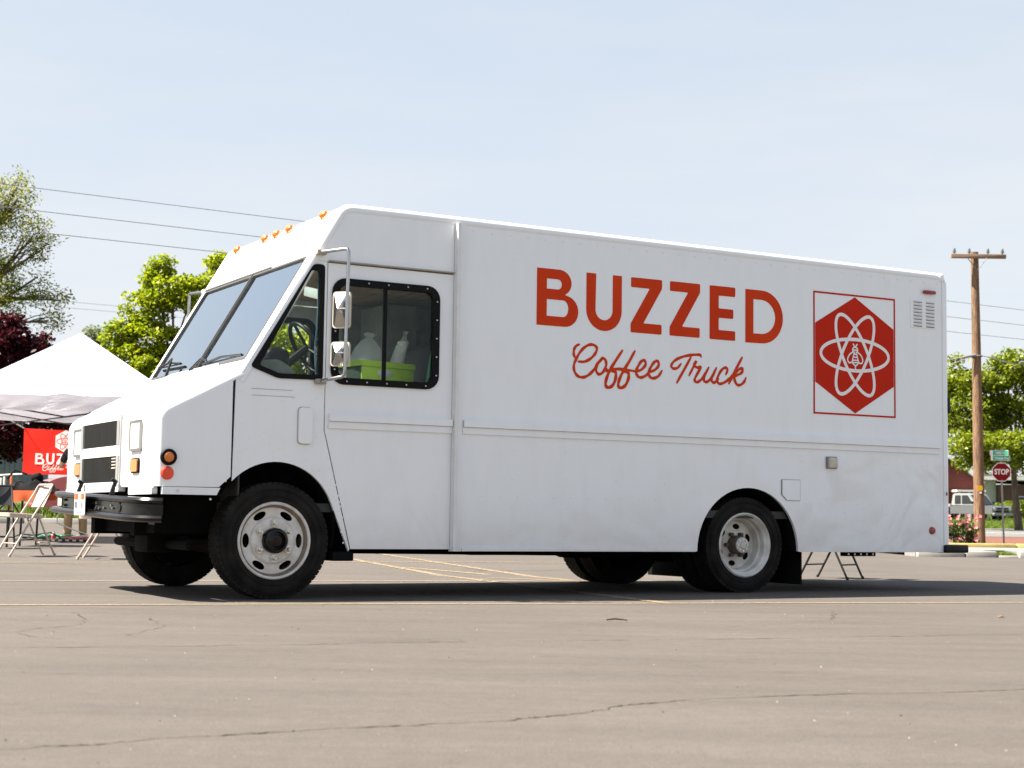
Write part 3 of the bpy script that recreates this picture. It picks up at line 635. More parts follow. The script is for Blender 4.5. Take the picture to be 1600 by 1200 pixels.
# --- wipers
for pv0, pv1, b0, b1 in (((1.17, 1.628), (.86, 1.675), (.99, 1.668), (.17, 1.672)), ((1.76, 1.63), (1.90, 1.742), (2.20, 1.735), (1.62, 1.725))):
    g = lambda p, d: capf(p[0], p[1], d)
    wp = P(MB().tube([g((pv0[0], pv0[1] - .03), -.005), g(pv0, -.03), g(((pv0[0] + pv1[0]) / 2, max(pv0[1], pv1[1]) + .02), -.045), g(pv1, -.04)], [.016, .013, .008, .007], 8), 'wiper', 'black_plastic')
    P(MB().tube([g(b0, -.016), g(((b0[0] + b1[0]) / 2, (b0[1] + b1[1]) / 2 + .012), -.03), g(b1, -.016)], .009, 6), 'blade', 'black_plastic', wp)
    P(MB().tube([g((b0[0], b0[1] + .002), -.006), g((b1[0], b1[1] + .002), -.006)], .006, 6), 'blade_rubber', 'black_plastic', wp)
# --- clearance lamps above the windshield
for v in (.262, .925, 1.195, 1.440, 2.075):
    z = 2.752; ang = R(143); b_ = Vector((cc.x + .14 * math.cos(ang), v, cc.z + .14 * math.sin(ang))); rm = Matrix.Rotation(-R(53), 3, 'Y')
    cl = P(MB().box(b_, (.075, .10, .016), rm, .006), 'clearance_lamp', mat('tan_base', (.45, .30, .18), .5) if 'tan_base' not in bpy.data.materials else bpy.data.materials['tan_base'])
    mb = MB(); ring = 14
    fnl = lambda x, y, d, b=b_, rm=rm: tuple(b + rm @ Vector((x, y * 1.35, d)))
    mb.lathe([(.033, .006), (.031, .026), (.022, .036), (.0, .039)], fnl, 18); P(mb, 'amber_lens', 'amber', cl)

# --- mirrors: a bent tube on two brackets with a tall and a square head
for fn in (near, far):
    dv = lambda a, b, d, f=fn: Vector(f(a, b, d))
    su = 0 if fn is near else .19
    dv0 = dv
    dv = lambda a, b, d, f=dv0, su=su: f(a - su * min(1, abs(d) / .25), b, d)
    arm = [dv(.262, 2.417, -.01), dv(.29, 2.417, -.07), dv(.365, 2.420, -.225), dv(.379, 2.416, -.25), dv(.384, 2.395, -.258), dv(.384, 2.36, -.26), dv(.377, 1.95, -.26), dv(.372, 1.58, -.26), dv(.371, 1.548, -.257), dv(.360, 1.528, -.245), dv(.34, 1.524, -.22), dv(.30, 1.512, -.08), dv(.285, 1.508, -.01)]
    ma_ = P(MB().tube(arm, .0125, 10), 'mirror_arm', 'chrome')
    for q in ((.265, 2.417), (.283, 1.507)): P(MB().box(dv(q[0] + .012, q[1], -.02), (.075, .05, .035), None, .006), 'mirror_bracket', bpy.data.materials['grimy_trim'], ma_)
    rt_ = Matrix.Rotation(R(42 if fn is near else -42), 3, 'Z')
    for (cu, cz, hw, hh) in ((.366, 2.0, .066, .128), (.362, 1.692, .070, .085)):
        c0 = dv(cu, cz, -.185); ys = 1 if fn is near else -1
        def head(a, b, d, c0=c0, rt_=rt_): return tuple(c0 + rt_ @ Vector((d, a, b)))
        ring0 = rrect(-hw, -hh, hw, hh, .024, 4); mb = MB().prism(ring0, [], head, .006, .030)
        hd = P(mb, 'mirror_head', mat('cream_rim', (.62, .56, .46), .4) if 'cream_rim' not in bpy.data.materials else bpy.data.materials['cream_rim'], ma_)
        ins = [(x * .90, y * .93) for x, y in ring0]; k = len(ins)
        pk = [head(x, y, .004) for x, y in ins] + [head(x * .06, y * .04, -.055) for x, y in ins]
        P(MB().add(pk, [(i, (i + 1) % k, (i + 1) % k + k, i + k) for i in range(k)] + [tuple(range(k, 2 * k))]), 'mirror_back', 'chrome', ma_, angle=25)
        P(MB().tube([head(.0, 0, -.05), tuple(dv(.376, cz, -.26))], .007, 8), 'mirror_clamp', 'chrome', ma_)
        P(MB().prism([(x * .93, y * .95) for x, y in ring0], [], head, .031, .033), 'mirror_glass', mat('mirror_silver', (.85, .85, .85), .03, 1) if 'mirror_silver' not in bpy.data.materials else bpy.data.materials['mirror_silver'], ma_)

# --- bits on the side
P(MB().prism(rrect(.146, 1.070, .246, 1.322, .025), [], near, -.016, .01), 'door_latch_cover', 'paint')
P(MB().prism(rrect(.141, 1.065, .251, 1.327, .028), [], near, .0045, .006), 'cover_gap', bpy.data.materials['grimy_trim'])
for k in (0, 1): P(MB().span((-.20, .0035, 1.435 - k * .045), (.10 + k * .02, .006, 1.437 - k * .045)), 'panel_crease', bpy.data.materials['grey_fill'])
fd = [(4.405, .92), (4.592, .92), (4.592, .755), (4.46, .755), (4.405, .80)]
f0 = P(MB().prism(shrink(fd, 4.5, .84, -.006, -.006), [], near, .0035, .006), 'fuel_door', bpy.data.materials['grimy_trim'])
P(MB().prism(fd, [], near, .0, .0045), 'fuel_flap', 'paint', f0); P(MB().span((4.398, -.003, .80), (4.406, .006, .92), .002), 'hinge', bpy.data.materials['grey_fill'], f0)
P(MB().span((4.885, -.038, 1.030), (4.972, .006, 1.118), .012), 'outlet_cover', 'tin')
P(MB().span((4.872, -.010, 1.025), (4.986, .006, 1.126), .004), 'outlet_plate', bpy.data.materials['grey_fill'])
vp = P(MB().prism(rrect(5.832, 2.285, 6.135, 2.545, .008), [], near, .001, .006), 'vent_plate', 'paint')
lv0 = None
for cx_ in (5.915, 6.062):
    for k in range(8):
        if lv0 is None:
            mb = MB(); mb.add([(-.05, 0, 0), (.05, 0, 0), (.046, -.012, -.012), (-.046, -.012, -.012), (-.046, -.001, -.016), (.046, -.001, -.016)], [(0, 1, 2, 3), (3, 2, 5, 4), (0, 3, 4), (1, 5, 2)])
            lv0 = P(mb, 'louvre', 'paint', vp, smooth=False); lv = lv0
            gp0 = P(MB().box((0, 0, 0), (.096, .0016, .007)), 'louvre_gap', 'gap', vp); g_ = gp0
        else:
            lv = lv0.copy(); col.objects.link(lv); g_ = gp0.copy(); col.objects.link(g_)
        lv.location = (cx_, .001, 2.525 - k * .030); g_.location = (cx_, .0006, 2.527 - .018 - k * .030)
P(MB().span((5.975, -.030, 2.590), (6.112, .006, 2.622), .012, 3), 'marker_lamp', 'dark_red')
P(MB().lathe([(.0, -.014), (.028, -.012), (.034, 0), (.034, .006)], lambda x, y, d: (6.067 + x, d + .003, .518 + y), 24), 'rear_reflector', 'dark_red')
P(MB().box((6.235, -.002, .84), (.012, .02, .03), None, .003), 'door_catch', bpy.data.materials['grey_fill'])

# --- lettering, side facing the camera
LT = {
 'B': ([(2.050, 2.036), (2.050, 2.472)] + arc(2.247, 2.371, .110, 85, -62, 12, .101) + arc(2.300, 2.156, .120, 68, -90, 14, .120), [[(2.137, 2.318), (2.137, 2.396)] + arc(2.238, 2.357, .033, 90, -90, 6, .039), [(2.138, 2.110), (2.138, 2.238)] + arc(2.285, 2.174, .046, 90, -90, 8, .064)]),
 'U': ([(2.492, 2.472), (2.492, 2.192)] + arc(2.655, 2.192, .163, 180, 360, 18) + [(2.818, 2.472), (2.734, 2.472), (2.734, 2.192)] + arc(2.655, 2.192, .079, 360, 180, 14) + [(2.580, 2.472)], []),
 'Z': ([(2.905, 2.472), (3.199, 2.472), (3.199, 2.402), (3.022, 2.115), (3.196, 2.115), (3.196, 2.037), (2.903, 2.037), (2.903, 2.106), (3.082, 2.394), (2.905, 2.394)], []),
 'E': ([(3.666, 2.472), (3.923, 2.472), (3.923, 2.395), (3.756, 2.395), (3.756, 2.290), (3.903, 2.290), (3.903, 2.214), (3.756, 2.214), (3.756, 2.114), (3.923, 2.114), (3.923, 2.036), (3.666, 2.036)], []),
 'D': ([(4.027, 2.032), (4.027, 2.472)] + arc(4.196, 2.253, .220, 90, -90, 22, .219), [[(4.109, 2.112), (4.109, 2.394)] + arc(4.190, 2.253, .146, 90, -90, 18, .141)]),
}
def letter_outline(ch):
    o_, h = LT[ch]
    if ch in 'ZE': o_ = roundpoly(o_, .011, 3)
    return o_, h
def buzzed(fn, m, par, d0=.0035, d1=.0055, letters=('B', 'U', 'Z', 'Z2', 'E', 'D')):
    for ch in letters:
        o_, h = letter_outline(ch[0]); sh = .371 if ch == 'Z2' else 0
        MB().prism([(a + sh, b) for a, b in o_], [[(a + sh, b) for a, b in q] for q in h], fn, d0, d1).build('letter', m, par, smooth=False)
SCRIPT = [  # pen strokes of "Coffee" then "Truck", in a plain drawing grid
 [(138, 96), (112, 108), (94, 140), (92, 182), (107, 214)],
 [(128, 238), (180, 240), (232, 214), (270, 172), (284, 128), (258, 101), (212, 102), (158, 142), (114, 212), (92, 272), (98, 322), (126, 360), (170, 370), (216, 350), (262, 303), (292, 252), (328, 212)],
 [(330, 210), (292, 258), (276, 308), (300, 345), (336, 325), (361, 270), (354, 224), (330, 210)],
 [(352, 290), (380, 318), (400, 300)],
 [(497, 146), (442, 230), (392, 312), (362, 388), (358, 440), (384, 455), (420, 430), (441, 372), (438, 326), (408, 322)],
 [(600, 152), (552, 240), (502, 322), (470, 392), (462, 442), (488, 458), (526, 430), (548, 372), (544, 330), (512, 326)],
 [(362, 322), (428, 302), (516, 306), (612, 322)],
 [(612, 324), (660, 302), (690, 262), (680, 230), (655, 236), (626, 280), (610, 322), (622, 358), (650, 372), (690, 356), (724, 322)],
 [(722, 328), (770, 306), (799, 268), (789, 236), (764, 242), (735, 282), (716, 330), (726, 366), (756, 378), (796, 360), (826, 314)],
 [(984, 258), (955, 292), (918, 296), (905, 268), (940, 226), (1010, 196), (1090, 183), (1142, 184), (1152, 200)],
 [(1066, 206), (1010, 308), (950, 416)],
 [(1052, 356), (1088, 284), (1112, 234), (1094, 268), (1122, 290), (1150, 286), (1108, 364), (1099, 398), (1122, 410), (1162, 378), (1214, 290)],
 [(1216, 288), (1182, 358), (1176, 398), (1202, 408), (1242, 368), (1280, 294)],
 [(1280, 292), (1246, 360), (1240, 400), (1262, 414), (1296, 384)],
 [(1358, 348), (1372, 308), (1350, 290), (1314, 322), (1286, 384), (1296, 420), (1332, 420), (1382, 388), (1412, 350)],
 [(1494, 206), (1440, 308), (1384, 422)],
 [(1412, 372), (1460, 312), (1496, 296), (1490, 332), (1440, 358), (1426, 364), (1442, 420), (1470, 436), (1506, 414), (1526, 374)]]
def skew(x, y):   # grid -> side plane (the drawing grid was slanted with the truck's side)
    X, Y = x / 1000, y / 1000
    return 2.28385 + 1.06758 * X + .01239 * Y + .05141 * X * X - .00733 * X * Y, 1.98842 + .07425 * X - .91617 * Y + .0034 * X * X - .04337 * X * Y
def script_words(fn, m, par, d0, wmul=1.0, rise=.0006, names=('script_word', 'script_word')):
    for lo, hi, nm in ((0, 9, names[0]), (9, 17, names[1])):
        mb = MB()
        for i in range(lo, hi):
            pth = catmull([skew(x, y) for x, y in SCRIPT[i]], 6); n = len(pth)
            base = .0245 * wmul * (1.12 if i in (4, 5, 10, 15) else 1)
            w = [base * (.62 + .38 * min(1, min(k, n - 1 - k) / 5 + (.8 if i in (2,) else .0)) if True else 1) * (.93 + .12 * math.sin(k * .8)) for k in range(n)]
            ribbon(mb, [(p[0], p[1]) for p in pth], w, fn, d0 - .00025 * (i - lo), -rise)
        mb.build(nm, m, par, smooth=False, recalc=False)
def emblem(fn, bg_m, fg_m, par, c=(5.197, 1.999), k=1.0, frame=True, d=.0045, fg_frame=None):
    cx, cz = c; S = lambda a, b: (cx + a * k, cz + b * k)
    if frame:
        P(MB().prism([S(-.456, -.518), S(.456, -.518), S(.456, .518), S(-.456, .518)], [[S(-.441, -.503), S(.441, -.503), S(.441, .503), S(-.441, .503)]], fn, d, d - .0015), 'emblem_frame', fg_frame, par, smooth=False)
    hexo = [S(.497 * math.cos(R(90 + 60 * i)) * 1.012, .497 * math.sin(R(90 + 60 * i))) for i in range(6)]
    em = P(MB().prism(hexo, [], fn, d, d - .0015), 'emblem', bg_m, par, smooth=False)
    for q, rot in enumerate((0, 62, -62)):
        a, b = .377, .134; pts = []
        for i in range(73):
            t = R(i * 5); x, y = a * math.cos(t), b * math.sin(t); pts.append(S(x * math.cos(R(rot)) - y * math.sin(R(rot)), x * math.sin(R(rot)) + y * math.cos(R(rot))))
        mb = MB(); ribbon(mb, pts, .029 * k, fn, d - .0020 - q * .0004, 0, False); P(mb, 'orbit', fg_m, em, smooth=False, recalc=False)
    mb = MB(); B = lambda pts: [S(x, y) for x, y in pts]; w = .0125 * k; dd = d - .0022
    ribbon(mb, B([(-.022, .093), (-.004, .070)]), w, fn, dd, 0); ribbon(mb, B([(.022, .093), (.004, .070)]), w, fn, dd - .0002, 0)
    hd = catmull(B([(-.026, .028), (-.027, .052), (-.012, .066), (.012, .066), (.027, .052), (.026, .028)]), 4); ribbon(mb, [tuple(p) for p in hd], w, fn, dd - .0004, 0)
    ribbon(mb, B([(-.024, .042), (.024, .042)]), w * 1.1, fn, dd - .0006, 0)
    for sg in (-1, 1):
        wg = catmull(B([(sg * .020, .028), (sg * .060, .004), (sg * .084, -.036), (sg * .072, -.066), (sg * .048, -.066), (sg * .030, -.060)]), 5); ribbon(mb, [tuple(p) for p in wg], w, fn, dd - .0008 - .0002 * (sg > 0), 0)
        ribbon(mb, B([(sg * .010, .024), (sg * .036, -.058)]), w, fn, dd - .0012 - .0002 * (sg > 0), 0)
    for q, (y, hw) in enumerate(((.008, .012), (-.018, .020), (-.044, .028), (-.064, .034))): ribbon(mb, B([(-hw, y), (hw, y)]), w * .9, fn, dd - .0016 - .0002 * q, 0)
    tb = catmull(B([(-.034, -.064), (-.018, -.082), (0, -.090), (.018, -.082), (.034, -.064)]), 4); ribbon(mb, [tuple(p) for p in tb], w, fn, dd - .0026, 0)
    ribbon(mb, B([(0, -.09), (0, -.118)]), w, fn, dd - .0028, 0)
    P(mb, 'bee_mark', fg_m, em, smooth=False, recalc=False); return em
buzzed(near, M['orange_vinyl'], T)
script_words(near, M['orange_vinyl'], T, .0045)
emblem(near, 'red_vinyl', 'white_vinyl', T, fg_frame='red_vinyl')

# --- inside of the cab and box
P(MB().span((-.28, .06, .60), (6.2, W - .06, .66)), 'floor', 'dark_in')
P(MB().span((-.262, .055, .55), (-.25, W - .055, 1.53)), 'firewall', 'dark_in')
for k in range(16): P(MB().span((.42 + k * .13, .06, 2.40), (.545 + k * .13, W - .06, 2.415), .003), 'ceiling_plank', 'tan_in')
P(MB().span((2.45, .06, .66), (2.48, W - .06, 2.62)), 'bulkhead', 'wall_in')
P(MB().span((1.45, W - .09, .66), (2.45, W - .065, 2.62)), 'inner_wall', 'wall_in')
P(MB().span((1.45, .065, .66), (2.45, .09, 2.62)), 'inner_wall', 'wall_in')
P(MB().span((1.95, 1.45, .66), (2.42, 2.25, 2.10), .01), 'cabinet', 'dark_in')
P(MB().span((1.60, 1.75, .66), (1.90, 2.25, 2.35), .01), 'cabinet', 'wall_in')
P(MB().span((1.90, 1.10, 1.86), (2.42, 2.25, 1.90)), 'shelf', 'white_metal')
P(MB().span((2.36, .95, .66), (2.44, 1.05, 2.6)), 'post', 'black_plastic')
P(MB().span((1.88, 2.10, 2.18), (2.10, 2.24, 2.36), .02), 'wall_box', 'white_metal')
mb = MB(); pr = [(-.235, 1.50), (-.235, 1.585), (-.14, 1.64), (.02, 1.655), (.12, 1.60), (.16, 1.50), (.14, 1.30), (-.235, 1.30)]
mb.prism(roundpoly(pr, .03), [], lambda a, b, d: (a, d, b), .08, W - .08); da = P(mb, 'dashboard', 'dash')
P(MB().span((.02, .30, 1.60), (.20, .80, 1.76), .05, 3), 'instrument_hood', 'black_plastic', da)
P(MB().box((-.06, 1.45, 1.72), (.02, .34, .20), Matrix.Rotation(R(30), 3, 'Y'), .004), 'paper_sheet', 'wall_in', da)
c0 = Vector((.42, .55, 1.80)); ax = Matrix.Rotation(R(-32), 3, 'Y')
sw = P(MB().tube([tuple(c0 + ax @ Vector((.0, .205 * math.cos(R(k)), .205 * math.sin(R(k))))) for k in range(0, 360, 12)], .016, 8, closed=True), 'steering_wheel', 'black_plastic')
mb = MB()
for k in (90, 210, 330): mb.tube([tuple(c0), tuple(c0 + ax @ Vector((0, .2 * math.cos(R(k)), .2 * math.sin(R(k)))))], .012, 6)
mb.tube([tuple(c0), (.12, .55, 1.55)], .03, 8); P(mb, 'steering_column', 'black_plastic', sw)
st = P(MB().span((.66, .30, 1.00), (1.25, .86, 1.14), .05, 3), 'driver_seat', 'black_plastic')
P(MB().box((1.36, .58, 1.50), (.13, .50, .80), Matrix.Rotation(R(10), 3, 'Y'), .055, 3), 'seat_back', 'black_plastic', st); P(MB().span((1.0, .45, .66), (1.2, .68, 1.0)), 'seat_post', 'dark_in', st)
P(MB().span((.15, .98, .66), (.95, 1.55, 1.25), .02), 'engine_cover', 'dark_in')
P(MB().box((.32, .22, 2.16), (.03, .28, .07), Matrix.Rotation(R(12), 3, 'X'), .01), 'sun_visor', 'white_metal')
P(MB().tube([(.30, .07, 2.3), (.31, .08, 2.0), (.29, .08, 1.75), (.30, .07, 1.54)], .008, 6), 'wire_loom', mat('blue_wire', (.05, .14, .22), .5))
P(MB().tube([(1.18, .10, 1.50), (1.23, .11, 1.80)], .014, 6), 'hose', mat('green_hose', (.02, .25, .12), .5))

# --- running gear
P(MB().span((-.80, .62, .42), (6.15, .72, .60)), 'frame_rail', 'under'); P(MB().span((-.80, W - .72, .42), (6.15, W - .62, .60)), 'frame_rail', 'under')
P(MB().span((-.80, .10, .705), (-.36, W - .10, .95)), 'engine_bay', 'under'); P(MB().span((-.72, .42, .44), (.52, W - .42, .95)), 'engine', 'under')
for a_, b_, c_ in ((.62, 3.5, .06), (3.5, 4.66, .68), (4.68, 6.2, .06)): P(MB().span((a_, c_, .34), (b_, W - c_, .595), .01), 'belly_pan', 'under')
P(MB().span((-.66, .78, .30), (-.44, 1.1, .46), .02), 'sway_bar_mount', 'under'); P(MB().tube([(-.5, .3, .36), (-.5, W - .3, .36)], .035, 8), 'tie_rod', 'under')
P(MB().tube([(0, .25, .40), (0, .7, .34), (0, W - .7, .34), (0, W - .25, .40)], .055, 8), 'front_axle', 'under')
P(MB().tube([(4.065, .5, .385), (4.065, W - .5, .385)], .075, 10), 'rear_axle', 'under'); P(MB().box((4.065, W / 2, .385), (.36, .36, .34), None, .12, 3), 'differential', 'under')
P(MB().span((2.95, .95, .255), (3.75, 1.25, .36), .05), 'muffler', 'under'); P(MB().tube([(.6, 1.1, .33), (3.0, 1.1, .31)], .04, 8), 'exhaust_pipe', 'under')
P(MB().span((2.35, 1.6, .26), (3.05, 2.2, .40), .05), 'fuel_tank', 'under')
P(MB().span((5.42, .40, .285), (5.78, .46, .33), .006), 'underbody_bracket', 'under'); mb = MB()
for k in range(5): mb.tube([(5.46 + k * .07, .402, .303), (5.46 + k * .07, .392, .303)], .010, 8)
P(mb, 'bracket_bolts', 'steel', kind='stuff')

def tyre_mb(Rr, w, ri):
    """tyre cross-section swept round, y from 0 (outer face) to w ; tread cut into blocks by grooves"""
    sh = .028
    pr = [(ri - .008, .030), (ri + .004, .012), (ri + .03, .004), (ri + (Rr - ri) * .5, -.006), (Rr - .05, .002), (Rr - .018, .012), (Rr - .006, .024), (Rr - .006, w - .024), (Rr - .018, w - .012), (Rr - .05, w - .002), (ri + (Rr - ri) * .5, w + .006), (ri + .03, w - .004), (ri - .008, w - .03)]
    mb = MB().lathe(pr, lambda x, y, d: (x, d, y), 72)
    n = 58; wr_ = (w - .05) / 5
    for k in range(n):
        for j in range(5):
            y0 = .025 + j * wr_ + .004; y1 = y0 + wr_ - .008; sk = (k + (.5 if j % 2 else 0)); a0 = 2 * math.pi * (sk + .09) / n; a1 = 2 * math.pi * (sk + .91) / n
            if j == 0: y0 -= .016
            if j == 4: y1 += .016
            vs = []
            for a in (a0, a1):
                for y in (y0, y1):
                    for r in (Rr - .016, Rr): vs.append((r * math.cos(a), y, r * math.sin(a)))
            mb.add(vs, [(1, 3, 7, 5), (0, 1, 5, 4), (2, 6, 7, 3), (0, 2, 3, 1), (4, 5, 7, 6)])
    for r in (ri + .05, ri + .10): mb.tube([(r * math.cos(R(k)), -.004, r * math.sin(R(k))) for k in range(0, 360, 6)], .003, 5, closed=True)
    return mb
TM = {}
M['hub_dark'] = mat('dark_red_hub_centre', (.022, .006, .005), .5, spec=.2)
M['rim_groove'] = mat('stained_rim_groove', (.17, .135, .10), .6, var=.3, nscale=14)
def wheel(x, y, z, side, Rr, kind):
    """side +1: the outer face looks at -y"""
    h = bpy.data.objects.new('wheel', None); col.objects.link(h); h.parent = T; h.location = (x, y, z); h.rotation_euler = (0, R(0 if kind == 'front' else 8), R(0) if side > 0 else math.pi)
    ri = .262 if kind == 'front' else .258; key = ('t', kind)
    def put(k, name, mbf, m, **kw):
        if (kind, k) not in TM: TM[(kind, k)] = mbf().build(name, M[m], h, **kw)
        else:
            o = TM[(kind, k)].copy(); col.objects.link(o); o.parent = h
    ax_ = lambda a, b, d: (a, d, b)
    put('tyre', 'tyre', lambda: tyre_mb(Rr, .235 if kind == 'front' else .225, ri - .01), 'rubber')
    hole = lambda r, a, rx, ry, n=14: [(r * math.cos(a) + rx * math.cos(t) * math.cos(a) - ry * math.sin(t) * math.sin(a), r * math.sin(a) + rx * math.cos(t) * math.sin(a) + ry * math.sin(t) * math.cos(a)) for t in np.linspace(0, 2 * math.pi, n, endpoint=False)]
    ring = lambda r, n=64: [(r * math.cos(2 * math.pi * k / n), r * math.sin(2 * math.pi * k / n)) for k in range(n)]
    if kind == 'front':
        put('rim', 'rim', lambda: MB().lathe([(.262, .022), (.266, .006), (.258, -.004), (.250, .000), (.245, .012)], ax_, 64), 'rim')
        put('groove', 'rim_groove', lambda: MB().lathe([(.246, .010), (.243, .018), (.232, .026), (.226, .052), (.224, .20)], ax_, 64), 'rim_groove')
        def disc():
            hs_ = [hole(.193, R(60 * k + 0), .024, .050) for k in range(6)]
            mb = MB().prism(ring(.228), [h_ for h_ in hs_], ax_, .046, .056)
            mb.v = [(a, d - max(0, (.182 - math.hypot(a, b)) / .182) ** .6 * .030 * (1 if math.hypot(a, b) < .182 else 0), b) for a, d, b in mb.v]; return mb
        put('disc', 'wheel_disc', disc, 'rim', angle=50)
        put('dish', 'wheel_dish', lambda: MB().lathe([(.166, .046), (.158, .028), (.140, .021), (.085, .019), (.0, .019)], ax_, 48), 'rim', angle=60)
        put('hub', 'hub', lambda: MB().lathe([(.088, .02), (.086, -.030), (.076, -.042), (.064, -.044), (.060, -.030), (.042, -.034), (.036, -.040), (0, -.041)], ax_, 36), 'black_paint')
        put('hubc', 'hub_centre', lambda: MB().lathe([(.026, -.039), (.022, -.046), (0, -.047)], ax_, 20), 'hub_dark')
        for k in range(6):
            a = R(60 * k + 30)
            def nut(a=a):
                mb = MB().lathe([(.027, .019), (.026, .010), (.0, .010)], lambda x_, y_, d: (.120 * math.cos(a) + x_, d, .120 * math.sin(a) + y_), 14)
                mb.lathe([(.018, .012), (.018, -.016), (.014, -.020), (0, -.020)], lambda x_, y_, d: (.120 * math.cos(a) + x_, d, .120 * math.sin(a) + y_), 6); mb.tube([(.120 * math.cos(a), -.018, .120 * math.sin(a)), (.120 * math.cos(a), -.034, .120 * math.sin(a))], .008, 8); return mb
            put('nut%d' % k, 'lug_nut', nut, 'steel', angle=30)
    else:
        put('rim', 'rim', lambda: MB().lathe([(.256, .024), (.262, .006), (.252, -.004), (.243, .004), (.236, .026), (.222, .036), (.217, .080), (.203, .092), (.199, .150), (.192, .165), (.192, .20)], ax_, 64), 'rim_rear')
        put('disc', 'wheel_disc', lambda: MB().prism(ring(.195), [hole(.150, R(60 * k + 30), .023, .036) for k in range(6)], ax_, .152, .160), 'rim_rear', angle=50)
        put('dish', 'wheel_dish', lambda: MB().lathe([(.118, .153), (.116, .146), (.10, .144), (0, .144)], ax_, 40), 'rim_rear')
        put('hub', 'hub', lambda: MB().lathe([(.076, .146), (.074, .060), (.068, .048), (.058, .046)], ax_, 32), 'rust')
        put('cap', 'axle_flange', lambda: MB().lathe([(.062, .050), (.062, .040), (.030, .036), (.026, .028), (0, .028)], ax_, 28), 'lens')
        for k in range(8):
            a = R(45 * k + 10); put('bolt%d' % k, 'flange_bolt', lambda a=a: MB().tube([(.047 * math.cos(a), .042, .047 * math.sin(a)), (.047 * math.cos(a), .028, .047 * math.sin(a))], .0075, 6), 'steel')
        for k in range(6):
            a = R(60 * k + 8); put('nut%d' % k, 'lug_nut', lambda a=a: MB().tube([(.096 * math.cos(a), .146, .096 * math.sin(a)), (.096 * math.cos(a), .105, .096 * math.sin(a))], .017, 6), 'rust', angle=30)
    put('drum', 'brake_drum', lambda: MB().lathe([(.0, .17), (.19, .17), (.226 if kind == 'front' else .2, .20), (.226 if kind == 'front' else .2, .232), (0, .24)], ax_, 40), 'under')
wheel(0, .012, .400, 1, .400, 'front'); wheel(0, W - .012, .400, -1, .400, 'front')
wheel(4.062, .045, .384, 1, .386, 'rear'); wheel(4.062, W - .045, .384, -1, .386, 'rear')
def inner_tyre(y):
    o = TM[('rear', 'tyre')].copy(); col.objects.link(o); o.parent = T; o.name = 'inner_tyre'; o.location = (4.062, y, .384); o.rotation_euler = (0, .05, 0)
inner_tyre(.335); inner_tyre(W - .335 - .225)

# --- things left inside
cr = thing('storage_bin', 'lime green folding bin with a white oval handle behind the driver window', 'bin', (0, 0, 0)); cr.parent = None
Mx = Matrix.Translation((-1.603, 10.994, 0)) @ Matrix.Rotation(R(29.5), 4, 'Z'); cr.matrix_world = Mx @ Matrix.Translation((.965, .56, 1.505)) @ Matrix.Rotation(R(15), 4, 'Z')
def Q(mb, name, m, par, **kw): return mb.build(name, M[m] if isinstance(m, str) else m, par, **kw)
for x0, x1, y0, y1 in ((-.25, .25, -.17, -.155), (-.25, .25, .155, .17), (.235, .25, -.155, .155)): Q(MB().span((x0, y0, 0), (x1, y1, .20), .004), 'bin_side', 'green_plastic', cr)
Q(MB().span((-.25, -.155, 0), (-.235, .155, .20), .004), 'woven_end', 'dark_net', cr); Q(MB().span((-.235, -.155, 0), (.235, .155, .01)), 'bin_bottom', 'green_plastic', cr)
Q(MB().prism(rrect(-.265, -.185, .265, .185, .02), [rrect(-.235, -.155, .235, .155, .015)], lambda a, b, d: (a, b, d), .17, .212), 'bin_rim', 'green_plastic', cr)
Q(MB().lathe([(0, -.008), (.04, -.006), (.05, 0), (.05, .004)], lambda x, y, d: (-.03 + x * 1.5, -.171 + d, .125 + y * .62), 24), 'handle', 'white_metal', cr)
for i, (x, y, tl, lb) in enumerate(((-.10, .0, (.06, .0), 'clear bag of paper cup stacks, the widest one standing in the lime bin'), (.13, -.04, (.13, -.02), 'tall clear sleeve of paper cups leaning in the lime bin'), (-.19, .03, (-.02, 0), 'short clear bag of cups at the front end of the lime bin'))):
    h = (.42, .46, .18)[i]; r0 = (.13, .055, .055)[i]; b = Vector((x, y, .012)); rr = random.Random(i)
    bgo = thing('cup_bag', lb, 'bag'); bgo.matrix_world = cr.matrix_world
    for k in range((5, 1, 2)[i]):
        a0 = k * 1.3; c0_ = b + Vector((math.cos(a0), math.sin(a0), 0)) * (r0 * .6 if i != 1 else 0); hh = h * ((.52, .60, .48, .55, .50)[k] if i == 0 else .86 if i == 1 else .7); pr = []
        for q in range(int(hh / .012)): pr += [(.041 if i != 1 else .045, q * .012), (.038 if i != 1 else .042, q * .012 + .010)]
        sl = Vector((tl[0] / h, tl[1] / h)); Q(MB().lathe(pr + [(0, pr[-1][1])], lambda p, q, d, c0_=c0_, sl=sl: (c0_.x + p + sl.x * d, c0_.y + q + sl.y * d, c0_.z + d), 14), 'cup_stack', 'cup', bgo)
    t = b + Vector((tl[0], tl[1], h)); mb = MB(); mb.tube([b, b.lerp(t, .25), b.lerp(t, .5), b.lerp(t, .72), b.lerp(t, .86), b.lerp(t, .93), t], [r0, r0 * 1.02, r0 * .95, r0 * .78, r0 * .4, r0 * .16, r0 * .34], 18)
    mb.v = [(p[0] + rr.uniform(-.010, .010), p[1] + rr.uniform(-.010, .010), p[2] + rr.uniform(-.006, .006)) for p in mb.v]; Q(mb, 'bag_film', 'bag_film', bgo)

tub = MB().prism(rrect(-.25, -.17, .25, .17, .03), [], lambda a, b, d: (a, b, d), -.385, -.002).build('storage_tub', M['dark_in']); tub.matrix_world = cr.matrix_world
tag(tub, 'dark tub on the driver seat carrying the lime green bin', 'tub')
